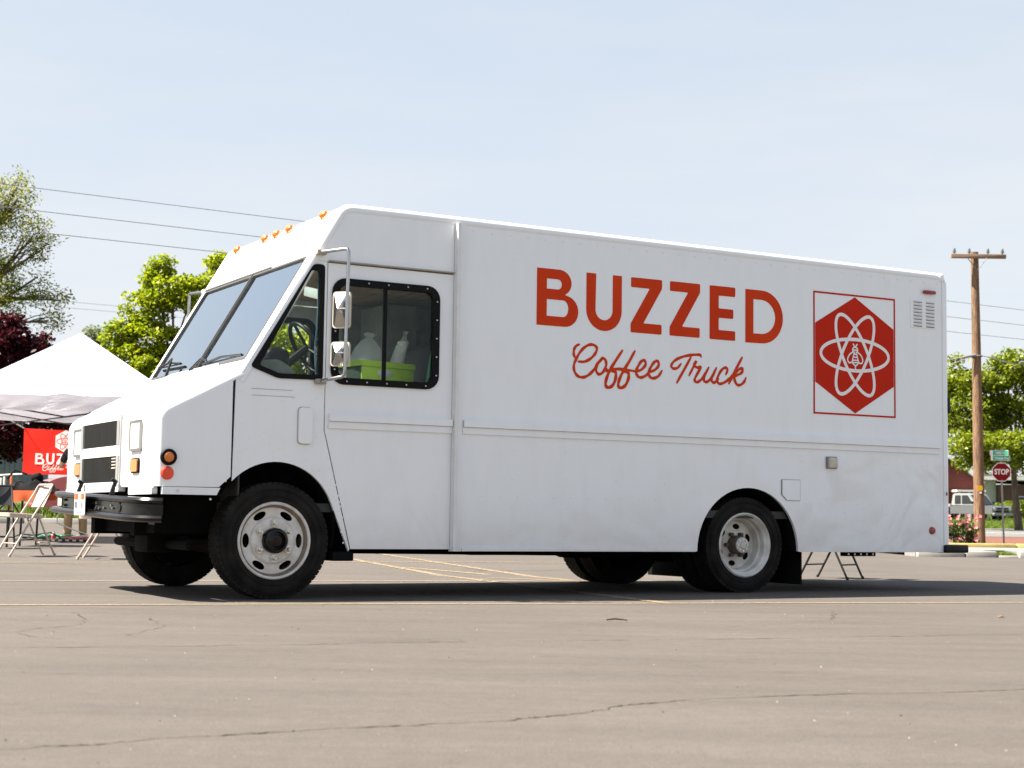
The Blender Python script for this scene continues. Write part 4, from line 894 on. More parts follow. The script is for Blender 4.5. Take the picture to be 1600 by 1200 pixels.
# ---------------------------------------------------------------- trees and plants
M['bark'] = mat('grey_brown_bark', (.10, .075, .055), .95, var=.35, nscale=8, bump=.8, bscale=20, stretch=(1, 1, .25))
M['bark_dark'] = mat('dark_bark', (.035, .026, .022), .95, var=.35, nscale=8, bump=.8, bscale=20)
LF = {'maple': leaf_mat('maple_leaves', (.13, .20, .006), (.26, .32, .008), (.40, .42, .015), .55),
      'willow': leaf_mat('olive_leaves', (.12, .14, .02), (.20, .22, .03), (.32, .31, .06), .5),
      'plum': leaf_mat('dark_red_leaves', (.014, .003, .005), (.042, .004, .008), (.10, .009, .015), .35),
      'street': leaf_mat('broad_green_leaves', (.07, .11, .005), (.17, .22, .008), (.31, .34, .018), .5),
      'rose': leaf_mat('rose_leaves', (.03, .06, .012), (.06, .11, .02), (.16, .13, .03), .35),
      'hedge': leaf_mat('hedge_leaves', (.09, .14, .006), (.15, .21, .01), (.23, .27, .03), .4),
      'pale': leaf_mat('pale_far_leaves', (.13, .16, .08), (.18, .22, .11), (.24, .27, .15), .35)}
def leaves(name, clumps, nl, rc, ls, m, parent, seed, asp=.6, up=.5, jit=None):
    g = np.random.default_rng(seed); C = np.repeat(np.array(clumps), nl, 0); n = len(C)
    d = g.normal(0, 1, (n, 3)); d /= np.linalg.norm(d, axis=1)[:, None]; p = C + d * (rc * g.random((n, 1)) ** .5) * np.array([1, 1, .72])
    nr = g.normal(0, 1, (n, 3)); nr[:, 2] = np.abs(nr[:, 2]) + up; nr /= np.linalg.norm(nr, axis=1)[:, None]
    a = np.cross(nr, g.normal(0, 1, (n, 3))); a /= np.linalg.norm(a, axis=1)[:, None]; b = np.cross(nr, a)
    L = ls * g.uniform(.6, 1.25, (n, 1)); w = L * asp
    v = np.empty((n, 6, 3)); v[:, 0] = p - a * L * .5; v[:, 1] = p - a * L * .1 + b * w * .5 + nr * L * .06; v[:, 2] = p + a * L * .25 + b * w * .36 + nr * L * .05
    v[:, 3] = p + a * L * .5; v[:, 4] = p + a * L * .25 - b * w * .36 + nr * L * .05; v[:, 5] = p - a * L * .1 - b * w * .5 + nr * L * .06
    me = bpy.data.meshes.new(name); me.vertices.add(n * 6); me.vertices.foreach_set('co', v.reshape(-1))
    me.loops.add(n * 8); me.polygons.add(n * 2)
    idx = np.arange(n)[:, None] * 6; q = np.concatenate([idx + np.array([0, 1, 2, 3]), idx + np.array([0, 3, 4, 5])], 1)
    me.loops.foreach_set('vertex_index', q.reshape(-1).astype(np.int32)); me.polygons.foreach_set('loop_start', (np.arange(n * 2) * 4).astype(np.int32))
    me.update(calc_edges=True); me.materials.append(LF[m]); o = bpy.data.objects.new(name, me); col.objects.link(o); o.parent = parent; return o
def tree(name, label, cat, base, fork, r0, blobs, nl, rc, ls, m, seed, bark='bark', asp=.6, limb_frac=.5, group=None):
    """blobs: (x, y, z, rx, ry, rz, clumps) in world metres; limbs reach from the trunk into the clumps"""
    g = random.Random(seed); t = thing(name, label, cat, base, 0, group); B = Vector(base); F = Vector(fork) - B
    top = F + Vector((g.uniform(-.2, .2), g.uniform(-.2, .2), F.length * .35))
    P1 = [Vector((0, 0, -.1)), Vector((0, 0, .15)), F * .5 + Vector((g.uniform(-.1, .1), 0, 0)), F, top]
    MB().tube(P1, [r0 * 1.35, r0 * 1.05, r0 * .88, r0 * .72, r0 * .4], 9).build('trunk', M[bark], t)
    cl = []; br = MB()
    for x, y, z, rx, ry, rz, n in blobs:
        c = Vector((x, y, z)) - B; s = F.lerp(top, g.random()) if c.z > F.z else F * g.uniform(.75, .95)
        mid = s.lerp(c, .55) + Vector((g.uniform(-.15, .15), g.uniform(-.15, .15), .12 * (c - s).length)); rr_ = r0 * .42
        br.tube([s, s.lerp(mid, .5) + Vector((0, 0, .06)), mid, c], [rr_, rr_ * .8, rr_ * .6, rr_ * .3], 6)
        for k in range(n):
            while True:
                d = Vector((g.uniform(-1, 1), g.uniform(-1, 1), g.uniform(-1, 1)))
                if .12 < d.length < 1: break
            d = d.normalized() * d.length ** .6
            p = c + Vector((d.x * rx, d.y * ry, d.z * rz)); cl.append(tuple(p))
            if g.random() < limb_frac:
                q = mid.lerp(c, g.random()); br.tube([q, q.lerp(p, .5) + Vector((0, 0, .05)), p], [rr_ * .3, rr_ * .2, rr_ * .07], 4)
    br.build('branches', M[bark], t)
    leaves('crown', cl, nl, rc, ls, m, t, seed, asp); return t
def sx(px, Y): return (px - 800) / 2500 * Y
def zz(px, py, Y): return .574 + (810 + .0136 * (px - 800) - py) * Y / 2500
def blob(px, py, Y, rx, rz, n, dy=0, ry=None):   # bearing, height angle and distance -> world ellipsoid
    k = Y / 2500; return (sx(px, Y), Y + dy, zz(px, py, Y), rx * k, (ry or rx) * k, rz * k, n)
def base_at(px, Y): x = sx(px, Y); return (x, Y, gz(x, Y))
Y = 45; bx = base_at(268, Y)
tree('maple_tree', 'bright yellow-green maple rising behind the canopy, left of the windshield', 'tree', bx, (bx[0], Y, 3.9), .10,
     [blob(262, 452, Y, 42, 26, 22), blob(222, 482, Y, 34, 24, 18), blob(300, 462, Y, 34, 30, 16), blob(190, 528, Y, 28, 24, 16), blob(240, 530, Y, 40, 26, 20, 0), blob(205, 570, Y, 42, 26, 24), blob(260, 580, Y, 45, 26, 22), blob(330, 545, Y, 45, 40, 22, .5), blob(180, 590, Y, 24, 20, 10),
      blob(246, 412, Y, 9, 9, 3), blob(257, 402, Y, 5, 7, 1), blob(232, 428, Y, 12, 10, 3), blob(332, 402, Y, 19, 22, 8, 1), blob(322, 432, Y, 22, 20, 8, 1), blob(350, 440, Y, 18, 40, 9, 1), blob(340, 620, Y, 90, 30, 26, 1)], 105, .33, .115, 'maple', 11, asp=.8, limb_frac=.55)
Y = 48; bx = base_at(450, Y)
tree('maple_tree', 'bright green maple seen through the cab windows of the truck', 'tree', bx, (bx[0], Y, 3.4), .12, [blob(450, 520, Y, 70, 45, 40), blob(400, 560, Y, 60, 50, 30), blob(500, 560, Y, 70, 50, 40), blob(450, 610, Y, 90, 40, 40), blob(560, 590, Y, 60, 50, 24)], 70, .36, .14, 'maple', 12, asp=.8)
Y = 50; bx = base_at(-70, Y)
tree('willow_tree', 'tall airy olive-green tree at the left edge, towering over the red one', 'tree', bx, (bx[0] + .2, Y, 5.2), .20,
     [blob(12, 310, Y, 34, 36, 24), blob(-30, 330, Y, 50, 60, 32), blob(40, 365, Y, 34, 30, 20), blob(8, 400, Y, 36, 20, 15), blob(58, 385, Y, 14, 22, 6), blob(15, 280, Y, 12, 16, 5), blob(-10, 440, Y, 36, 34, 26), blob(12, 470, Y, 28, 28, 20), blob(62, 462, Y, 30, 18, 14), blob(88, 468, Y, 14, 9, 3),
      blob(70, 500, Y, 22, 14, 9), blob(-70, 420, Y, 60, 90, 50), blob(-70, 300, Y, 50, 60, 34), blob(-40, 520, Y, 60, 40, 28), blob(50, 430, Y, 20, 12, 3)], 42, .40, .115, 'willow', 13, asp=.42, limb_frac=.6)
Y = 40; bx = base_at(-12, Y)
tree('plum_tree', 'dark red-leaved plum tree behind the canopy at the left edge', 'tree', bx, (bx[0] + .1, Y, 2.0), .17,
     [blob(-10, 540, Y, 55, 40, 40), blob(35, 550, Y, 36, 32, 26), blob(10, 515, Y, 22, 18, 9), blob(62, 555, Y, 14, 12, 4), blob(-60, 570, Y, 60, 60, 36), blob(30, 610, Y, 60, 40, 40), blob(80, 640, Y, 38, 28, 22), blob(20, 670, Y, 50, 32, 32), blob(-40, 660, Y, 60, 50, 40), blob(10, 705, Y, 26, 20, 8), blob(100, 662, Y, 20, 14, 9)], 74, .34, .13, 'plum', 14, 'bark_dark', asp=.6)
Y = 92; bx = base_at(152, Y)
tree('far_tree', 'hazy pale tree peeking up just right of the canopy peak', 'tree', bx, (bx[0], Y, 7), .22, [blob(150, 540, Y, 22, 26, 22), blob(160, 575, Y, 26, 30, 22), blob(142, 522, Y, 10, 9, 5)], 44, .55, .24, 'pale', 15)
Y = 80; bx = base_at(1592, Y)
tree('street_tree', 'big leafy green tree over the brick house on the right', 'tree', bx, (bx[0] - .2, Y, 2.9), .20,
     [blob(1500, 600, Y, 34, 26, 28), blob(1545, 590, Y, 40, 26, 30), blob(1592, 580, Y, 36, 28, 28), blob(1640, 590, Y, 40, 40, 30), blob(1500, 650, Y, 40, 26, 28, -1), blob(1550, 648, Y, 44, 30, 34, .5), blob(1600, 640, Y, 44, 30, 30), blob(1650, 660, Y, 50, 46, 30), blob(1496, 700, Y, 36, 22, 24, -2), blob(1540, 705, Y, 40, 20, 26, -2.5), blob(1590, 700, Y, 40, 18, 20, -2), blob(1592, 728, Y, 26, 12, 8, -2), blob(1455, 640, Y, 40, 60, 34),
      blob(1578, 553, Y, 9, 6, 2), blob(1498, 566, Y, 8, 6, 2), blob(1510, 725, Y, 30, 10, 12, -2)], 92, .58, .19, 'street', 16, asp=.62)
# a far belt of trees closes the view behind the truck
g = random.Random(77); cl = []
for k in range(150):
    x = g.uniform(-34, 36); y = g.uniform(146, 158); cl.append((x, y, elev(x, y) + g.uniform(.3, 4.6 + 1.2 * math.sin(x * .35) + .6 * math.sin(x * 1.1))))
fo = leaves('far_woods', cl, 90, 1.5, .55, 'street', None, 78); fo['kind'] = 'stuff'
# rose bush at the foot of the pole
x0, y0 = 11.02, 40.0; z0 = elev(x0, y0)
rb = thing('rose_bush', 'rose bush full of pink blossom beside the utility pole', 'bush', (x0, y0, z0))
g = random.Random(3); cl = [(g.uniform(-.75, .58), g.uniform(-.45, .45), .05 + g.random() * .68 * (1 - .25 * abs(g.uniform(-1, 1)))) for _ in range(60)]
leaves('foliage', cl, 60, .15, .075, 'rose', rb, 21); stm = MB()
for k in range(14): c = cl[k * 4]; stm.tube([(c[0] * .3, c[1] * .3, 0), (c[0] * .8, c[1] * .8, c[2] * .6), c], [.012, .009, .005], 5)
stm.build('stems', M['bark'], rb)
M['petal'] = mat('pink_petals', (.56, .11, .15), .6, var=.25, nscale=9, alt=(.60, .25, .24))
def flower(p, r, seed):
    gg = random.Random(seed); mb = MB(); P_ = Vector(p)
    for ring, nn, sc in ((0, 6, 1), (1, 5, .65), (2, 3, .35)):
        for k in range(nn):
            a = 2 * math.pi * k / nn + ring * .6 + gg.uniform(-.2, .2); d = Vector((math.cos(a), math.sin(a) * .5 - .5, math.sin(a) * .75 + .2)); s_ = Vector((-math.sin(a), 0, math.cos(a)))
            q = P_ + Vector((0, -.012 * ring, .008 * ring)); mb.add([q, q + d * r * sc * .6 + s_ * r * sc * .45, q + d * r * sc, q + d * r * sc * .6 - s_ * r * sc * .45], [(0, 1, 2), (0, 2, 3)])
    return mb
for k in range(34):
    x = g.uniform(-.72, .55); z = g.uniform(.40, .80) if k < 28 else g.uniform(.12, .4); flower((x, -.42 + g.uniform(-.14, .12), z), g.uniform(.045, .075), k).build('flower', M['petal'], rb, recalc=False, smooth=False)
for i, (px, Y, rx, rz, lb) in enumerate(((1570, 106, .9, .55, 'bright yellow-green shrub behind the stop sign post'), (1592, 107, .9, .65, 'taller yellow-green shrub at the right edge in front of the brick wall'))):
    x = sx(px, Y); s = thing('shrub', lb, 'bush', (x, Y, elev(x, Y)), 0, 'shrubs before the brick house'); g = random.Random(50 + i)
    cl = [(g.uniform(-1, 1) * rx, g.uniform(-.5, .5), g.uniform(.05, 1.0) * 2 * rz) for _ in range(46)]; leaves('foliage', cl, 46, .26, .15, 'hedge', s, 60 + i)
    st_ = MB(); [st_.tube([(0, 0, 0), cl[k]], [.02, .006], 4) for k in range(6)]; st_.build('stems', M['bark'], s)

# ---------------------------------------------------------------- utility pole and wires
M['pole'] = mat('weathered_pole_wood', (.29, .165, .085), .95, nscale=4, bump=1, bscale=9, stretch=(10, 10, .7), alt=(.06, .042, .03), bdist=.03, detail=9)
M['arm'] = mat('crossarm_wood', (.20, .13, .085), .9, var=.25, nscale=5, stretch=(.5, 5, 5))
M['galv'] = mat('galvanised_steel', (.26, .26, .26), .45, .9, var=.15, nscale=20)
M['glassy'] = mat('grey_insulator', (.16, .18, .18), .15, var=.15, nscale=20, coat=.6)
M['wire'] = mat('weathered_wire', (.16, .165, .18), .6, var=.1)
M['tag_y'] = mat('yellow_tag', (.60, .33, .01), .5, var=.05)
px0, Yp = 1531, 44.0; X0 = sx(px0, Yp); zb = elev(X0, Yp)
up_ = thing('utility_pole', 'weathered wooden utility pole with a four-insulator crossarm', 'pole', (X0, Yp, zb))
Hh = 8.12 - zb
MB().tube([(0, 0, -.3), (0, 0, .05), (-.02, 0, Hh * .35), (-.04, 0, Hh * .7), (-.06, 0, Hh)], [.165, .152, .138, .120, .104], 20).build('pole_shaft', M['pole'], up_)
za = Hh - .14; tl = R(4.0) * .0
MB().box((.00, -.16, za), (1.52, .10, .115), None, .008).build('crossarm', M['arm'], up_)
for sx_ in (-1, 1): MB().tube([(-.05 + sx_ * .27, -.21, za - .05), (-.03 + sx_ * .02, -.17, za - .38)], .012, 6).build('brace', M['wire'], up_)
for k, xx in enumerate((-.665, -.255, .265, .665)):
    ins = MB().lathe([(.0, .06), (.022, .06), (.022, .0), (.0, .0)], lambda a, b, d, xx=xx: (xx + a, -.16 + b, za + .055 + d), 10).build('insulator_pin', M['galv'], up_)
    MB().lathe([(.018, .04), (.055, .05), (.058, .065), (.03, .075), (.046, .095), (.046, .110), (.022, .118), (.034, .135), (.030, .165), (.0, .175)], lambda a, b, d, xx=xx: (xx + a, -.16 + b, za + .055 + d), 14).build('insulator', M['glassy'], ins)
MB().tube([(-.02, -.24, za), (-.02, -.10, za)], .014, 6).build('arm_bolt', M['galv'], up_)
zt = zz(1527, 763, Yp) - zb
MB().box((-.03, -.158, zt), (.15, .012, .14)).build('yellow_tag', M['tag_y'], up_); MB().box((-.01, -.160, zt - .125), (.06, .012, .05)).build('white_tag', M['plate'], up_)
zc = zz(1527, 556, Yp) - zb
MB().tube([(.155 * math.cos(R(a)) - .035, .155 * math.sin(R(a)), zc) for a in range(0, 360, 20)], .022, 6, closed=True).build('cable_clamp', M['wire'], up_)
MB().tube([(-.10, -.15, zc + .02), (-.35, -.14, zc - .03), (-.52, -.13, zc - .07)], [.03, .045, .02], 8).build('splice_case', M['wire'], up_)
def wire(name, label, pts, r, group=None, n=30):
    P_ = catmull(pts, n); o = MB().tube([tuple(p) for p in P_], r, 5).build(name, M['wire']); tag(o, label, 'wire', group); return o
def span_wire(label, a, d, sag, r):   # straight run with the sag of its own weight
    a = Vector(a); d = Vector(d); pts = [a + d * t - Vector((0, 0, sag * 4 * t * (1 - t))) for t in np.linspace(0, 1, 13)]; return wire('power_line', label, pts, r, 'power lines crossing behind the truck', 3)
dirn = Vector((.84, .54, 0))
for lb, x, y, z in (('highest of the three power lines over the maple on the left', sx(55, 40), 40, 8.81), ('middle one of the three power lines left of the truck roof', sx(75, 40), 40, 8.20), ('lowest of the three power lines, meeting the top of the maple', sx(75, 40), 40, 7.66)):
    a = Vector((x, y, z)) - dirn * 26; span_wire(lb, a, dirn * 120, .12, .010)
for lb, z in (('upper faint far line low in the sky left of the maple', 12.6), ('lower faint far line low in the sky left of the maple', 12.25)):
    a = Vector((-25, 90, z)) - dirn * 40; span_wire(lb, a, dirn * 170, .2, .011)
X1 = X0 - .05
wire('telephone_cable', 'sagging telephone cable clamped to the utility pole', [(X1 - 16, Yp + 3, zb + zc - .95), (X1 - 7, Yp + 1.2, zb + zc - .75), (X1 - 1.2, Yp, zb + zc - .16), (X1, Yp - .14, zb + zc), (X1 + .9, Yp, zb + zc - .17), (X1 + 2.2, Yp + .6, zb + zc - .18), (X1 + 6, Yp + 3, zb + zc + .1)], .014, n=8)
wire('drop_wire', 'thin drop wire slanting down from the pole behind the truck', [(X1 - 5, Yp + 2, zb + zc - 1.6), (X1 - 1.5, Yp + .4, zb + zc - .5), (X1 - .1, Yp - .1, zb + zc - .02)], .009, n=8)

# ---------------------------------------------------------------- stop sign with street names
M['sign_red'] = mat('stop_sign_red', (.17, .003, .005), .5, var=.06, spec=.15); M['sign_white'] = mat('sign_white', (.78, .76, .72), .45, var=.04); M['sign_green'] = mat('street_sign_green', (.01, .36, .22), .4, var=.06)
Ys = 44.0; xs0 = sx(1567.5, Ys); zs0 = elev(xs0, Ys)
sp = thing('stop_sign', 'red stop sign on a steel post with two green street name blades on top', 'road sign', (xs0, Ys, zs0))
zc_ = zz(1566, 738, Ys) - zs0; hw = .255
MB().tube([(.03, .02, -.2), (-.035, .02, zc_ + .3)], .028, 8).build('post', M['galv'], sp)
oct_ = lambda r: [(r / math.cos(R(22.5)) * math.cos(R(22.5 + 45 * k)), zc_ + r / math.cos(R(22.5)) * math.sin(R(22.5 + 45 * k))) for k in range(8)]
sf = lambda a, b, d: (a - .03, d - .02, b)
fc = MB().prism(oct_(hw), [], sf, 0, .004).build('sign_face', M['sign_white'], sp, smooth=False)
MB().prism(oct_(hw * .93), [], sf, -.002, -.0005).build('red_field', M['sign_red'], fc, smooth=False)
text_mesh('STOP', .205, lambda x, y, d: (x - .03, d - .0245, zc_ + y), M['sign_white'], 'lettering', fc, sx=.80, bold=.006)
for nm, zr, x_0, x_1, tx, cx_, sz, tilt in (('1000 N', zz(1566, 708, Ys), -.30, .19, '1000 N', -.06, .105, -.30), ('Victoria Way', zz(1566, 716, Ys), -.31, .27, 'Victoria Way', -.01, .098, .22)):
    zr -= zs0; rmz = Matrix.Rotation(tilt, 3, 'Z'); ff = lambda a, b, d, rmz=rmz, zr=zr: tuple(rmz @ Vector((a, d, 0)) + Vector((-.03, 0, zr + b)))
    bl = MB().prism(rrect(x_0, -.072, x_1, .072, .012), [], ff, -.004, .004).build('street_name_blade', M['sign_white'], sp, smooth=False)
    MB().prism(rrect(x_0 + (.085 if tilt < 0 else .055), -.062, x_1 - .010, .062, .008), [], ff, -.006, -.0045).build('green_field', M['sign_green'], bl, smooth=False)
    text_mesh(tx, sz, lambda x, y, d, ff=ff, cx_=cx_: ff(x + cx_ + .03, y - .005, d - .0085), M['sign_white'], 'lettering', bl, sx=.82, bold=.0015)
MB().box((-.03, .0, zs0 * 0 + zz(1566, 702, Ys) - zs0), (.03, .03, .05)).build('blade_bracket', M['galv'], sp)
MB().box((.01, -.01, zc_ + .2), (.012, .006, .012)).build('sign_bolt', M['galv'], fc); MB().box((-.03, -.03, zc_ - .2), (.014, .008, .014)).build('sign_bolt', M['galv'], fc)
# ---------------------------------------------------------------- house, pickup, far shed
def brick_mat(name, c1, c2, mort, sc):
    m = bpy.data.materials.new(name); m.use_nodes = True; t = m.node_tree; b = t.nodes['Principled BSDF']; b.inputs['Roughness'].default_value = .9
    c = t.nodes.new('ShaderNodeTexCoord'); mp_ = t.nodes.new('ShaderNodeMapping'); mp_.inputs['Rotation'].default_value = (R(90), 0, 0); br = t.nodes.new('ShaderNodeTexBrick')
    br.inputs['Color1'].default_value = (*c1, 1); br.inputs['Color2'].default_value = (*c2, 1); br.inputs['Mortar'].default_value = (*mort, 1); br.inputs['Scale'].default_value = sc; br.inputs['Mortar Size'].default_value = .012
    t.links.new(c.outputs['Object'], mp_.inputs[0]); t.links.new(mp_.outputs[0], br.inputs['Vector']); t.links.new(br.outputs['Color'], b.inputs['Base Color']); return m
M['brick'] = brick_mat('red_brick', (.15, .024, .02), (.11, .018, .016), (.17, .11, .09), 4); M['brick_dark'] = brick_mat('brown_brick', (.10, .05, .035), (.07, .035, .027), (.13, .09, .07), 4)
M['siding'] = mat('pale_green_siding', (.46, .49, .43), .8, var=.06, nscale=3); M['trim'] = mat('white_house_trim', (.6, .59, .57), .7, var=.05); M['shingle'] = mat('grey_shingles', (.2, .185, .165), .9, var=.2, nscale=8)
M['win_dark'] = mat('dark_window_glass', (.02, .022, .025), .12, var=.2); M['truck_silver'] = mat('silver_paint', (.13, .135, .145), .3, .4, var=.05, coat=.5); M['truck_white'] = mat('pickup_white_paint', (.26, .26, .26), .3, var=.03, coat=.4)
Yh = 112.0; hx = sx(1520, Yh); hz_ = elev(hx, Yh)
hs_ = thing('house', 'red brick house with pale green siding and a white porch across the street', 'house', (hx, Yh, hz_))
HB = lambda a, b, nm, m, par=None, bev=0: MB().span(a, b, bev).build(nm, M[m], par or hs_)
HB((-7.0, 0, -.3), (.35, 7, 2.75), 'brick_wall', 'brick'); HB((.35, .6, -.3), (1.85, 7, 2.9), 'siding_wall', 'siding'); HB((1.85, .2, -.3), (8.5, 7, 2.55), 'brick_wall', 'brick_dark')
MB().prism([(-3.9, 2.75), (.35, 2.75), (-1.75, 4.2)], [], lambda a, b, d: (a, d, b), .02, 7).build('gable_wall', M['brick'], hs_)
for a, b in (((-4.2, 2.62), (-1.75, 4.32)), ((.72, 2.55), (-1.75, 4.32))):
    MB().prism([a, b, (b[0], b[1] + .16), (a[0], a[1] + .16)], [], lambda p, q, d: (p, d, q), -.45, 7.2).build('roof', M['shingle'], hs_); MB().prism([a, b, (b[0], b[1] + .18), (a[0], a[1] + .18)], [], lambda p, q, d: (p, d, q), -.50, -.455).build('barge_board', M['trim'], hs_)
MB().prism([(.4, 2.92), (8.9, 2.6), (8.9, 2.8), (.4, 3.35)], [], lambda p, q, d: (p, d, q), -.3, 7).build('roof', M['shingle'], hs_)
HB((.38, -.34, 2.86), (8.9, -.305, 3.1), 'fascia', 'trim')
HB((-1.5, -1.6, 1.98), (.5, 0, 2.12), 'porch_roof', 'trim')
for x in (-1.32, -.62, .38): HB((x - .05, -1.5, -.2), (x + .05, -1.4, 1.98), 'porch_post', 'trim')
for (x0, x1, z0, z1) in ((-1.15, -.68, .5, 1.75), (.95, 1.2, .2, 1.7), (3.3, 4.4, .8, 1.7)):
    wd_ = HB((x0 - .05, -.03 if x0 < .4 else .57 if x0 < 1.8 else .17, z0 - .05), (x1 + .05, .02 if x0 < .4 else .61 if x0 < 1.8 else .22, z1 + .05), 'window', 'trim'); HB((x0, -.045 if x0 < .4 else .55 if x0 < 1.8 else .15, z0), (x1, -.035 if x0 < .4 else .565 if x0 < 1.8 else .165, z1), 'pane', 'win_dark', wd_)
dr_ = HB((-.55, -.04, -.1), (-.05, .02, 1.85), 'door', 'trim'); HB((-.42, -.05, .9), (-.18, -.042, 1.6), 'pane', 'win_dark', dr_)

def car_wheel(par, x, y, z, r, w, rimm='galv'):
    wh = MB().lathe([(r * .62, .0), (r * .95, .0), (r, .03), (r, w - .03), (r * .95, w), (r * .62, w)], lambda a, b, d: (x + a, y + d, z + b), 24).build('wheel', M['rubber'], par)
    MB().lathe([(r * .63, .01), (r * .55, .04), (r * .2, .03), (0, .03)], lambda a, b, d: (x + a, y + (d if y < 0 else w - d), z + b), 20).build('rim', M[rimm], wh); return wh
# pickup: local +x is its nose, -y the side that faces the lot
Yk = 98.0; kx_ = sx(1561, Yk); pk = thing('pickup_truck', 'white and silver pickup parked on the lawn across the street', 'pickup', (kx_, Yk, elev(kx_, Yk)), R(-54))
kf = lambda a, b, d: (a, d, b)
MB().prism(roundpoly([(-5.0, .52), (-5.0, 1.05), (-2.9, 1.05), (-2.9, 1.0), (-1.05, 1.05), (.1, 1.0), (.25, .90), (.25, .52)], .06), [], kf, -.95, .95).build('body', M['truck_silver'], pk)
MB().prism(roundpoly([(-2.88, 1.05), (-2.75, 1.72), (-2.6, 1.78), (-1.75, 1.78), (-1.55, 1.70), (-1.0, 1.06)], .05), [], kf, -.86, .86).build('cab', M['truck_white'], pk)
HBk = lambda a, b, nm, m, par=None, bev=0: MB().span(a, b, bev).build(nm, M[m], par or pk)
HBk((-5.0, -.965, .95), (-2.9, .965, 1.12), 'bed_rail', 'truck_white', None, .02); HBk((-5.0, -.962, .42), (-2.9, -.93, .93), 'bed_side', 'black_plastic', None, .01)
for s in (-1, 1):
    for x0, x1, xt0, xt1 in ((-2.62, -2.15, -2.58, -2.15), (-2.07, -1.22, -2.07, -1.62)):
        MB().prism(roundpoly([(x0, 1.12), (x1, 1.12), (xt1, 1.66), (xt0, 1.66)], .04), [], kf, s * .875, s * .86).build('side_window', M['win_dark'], pk)
MB().add([(-1.03, -.78, 1.10), (-1.03, .78, 1.10), (-1.53, .72, 1.70), (-1.53, -.72, 1.70)], [(0, 1, 2, 3)]); ws_ = MB().prism([(-.78, 0), (.78, 0), (.70, 1), (-.70, 1)], [], lambda a, b, d: (-1.0 - .51 * b + d * .8, a, 1.10 + .58 * b + d * .6), .0, .02).build('windshield', M['win_dark'], pk)
gk = HBk((.245, -.70, .62), (.275, .70, .90), 'grille', 'black_plastic', None, .01); HBk((.27, -.70, .75), (.285, .70, .785), 'grille_bar', 'galv', gk)
for s in (-1, 1): HBk((.24, s * .72 - .12, .70), (.285, s * .72 + .12, .90), 'headlight', 'lens', None, .02); HBk((-1.22, s * .98 - .08, 1.12), (-1.1, s * .98 + .08, 1.28), 'side_mirror', 'black_plastic', None, .02)
HBk((.2, -.95, .40), (.40, .95, .58), 'bumper', 'galv', None, .03); HBk((.395, -.15, .43), (.405, .15, .53), 'license_plate', 'plate')
for x in (-.75, -4.1):
    for y in (-.97, .75): car_wheel(pk, x, y, .38, .38, .22)
# grey shed behind the plum tree, rail and posts at the far left
M['shed'] = mat('blue_grey_boards', (.11, .135, .155), .8, var=.15, nscale=3)
Yd = 64.0; x = sx(18, Yd); sh = thing('shed', 'blue-grey board shed glimpsed under the plum tree', 'shed', (x, Yd, elev(x, Yd)))
for k in range(17): MB().span((-3.0 + k * .2, 0, -.2), (-3.0 + k * .2 + .19, .05, 2.3), .008).build('board', M['shed'], sh)
MB().span((-3.02, .06, -.2), (.40, 4, 2.3)).build('wall', M['shed'], sh); MB().prism([(-3.3, 2.3), (.6, 2.3), (-1.3, 3.4)], [], lambda a, b, d: (a, d, b), -.3, 4.2).build('roof', M['shingle'], sh)
M['orange_paint'] = mat('orange_plastic', (.72, .14, .03), .5, var=.1)
for px, lb, mm, h in ((5, 'leftmost pale fence post at the left edge', 'trim', .95), (10.5, 'pale fence post between the leftmost one and the orange post', 'trim', .98), (21, 'orange marker post left of the red banner', 'orange_paint', 1.0)):
    Yf = 37; x = sx(px, Yf); z = elev(x, Yf); p_ = MB().span((x - .022, Yf - .022, z - .1), (x + .022, Yf + .022, z + h - .1), .008).build('post', M[mm]); tag(p_, lb, 'post', 'posts on the lawn')
# ---------------------------------------------------------------- under the canopy
M['canopy'] = leaf_mat('white_canopy_cloth', (.78, .77, .81), (.79, .78, .82), (.80, .79, .83), .46)
M['cloth_red'] = mat('red_banner_cloth', (.80, .024, .012), .7, var=.08, nscale=2, spec=.2); M['cloth_orange'] = mat('orange_table_cloth', (.55, .085, .01), .7, var=.12, nscale=4)
M['cloth_white'] = mat('banner_white_print', (.80, .74, .70), .6, var=.03); M['beige'] = mat('beige_chair_enamel', (.36, .30, .255), .4, var=.06, coat=.3); M['blk'] = mat('black_chair_enamel', (.006, .006, .006), .5, var=.3)
M['grey_steel'] = mat('grey_canopy_frame', (.03, .03, .03), .6)
_t = M['canopy'].node_tree; _n = _t.nodes.new('ShaderNodeTexNoise'); _n.inputs['Scale'].default_value = 2.6; _n.inputs['Detail'].default_value = 5; _n.inputs['Distortion'].default_value = 1.2; _b = _t.nodes.new('ShaderNodeBump'); _b.inputs['Strength'].default_value = .35; _b.inputs['Distance'].default_value = .08
_t.links.new(_n.outputs['Fac'], _b.inputs['Height']); _t.links.new(_b.outputs[0], _t.nodes['Principled BSDF'].inputs['Normal'])
cxy = Vector((-6.62, 24.4)); zg = gz(-6.62, 24.4)
cn = thing('canopy_tent', 'white pop-up canopy standing behind the truck nose', 'canopy', (cxy.x, cxy.y, zg), R(8))
hw = 1.54; ze = 2.27 - zg; za_ = 3.32 - zg
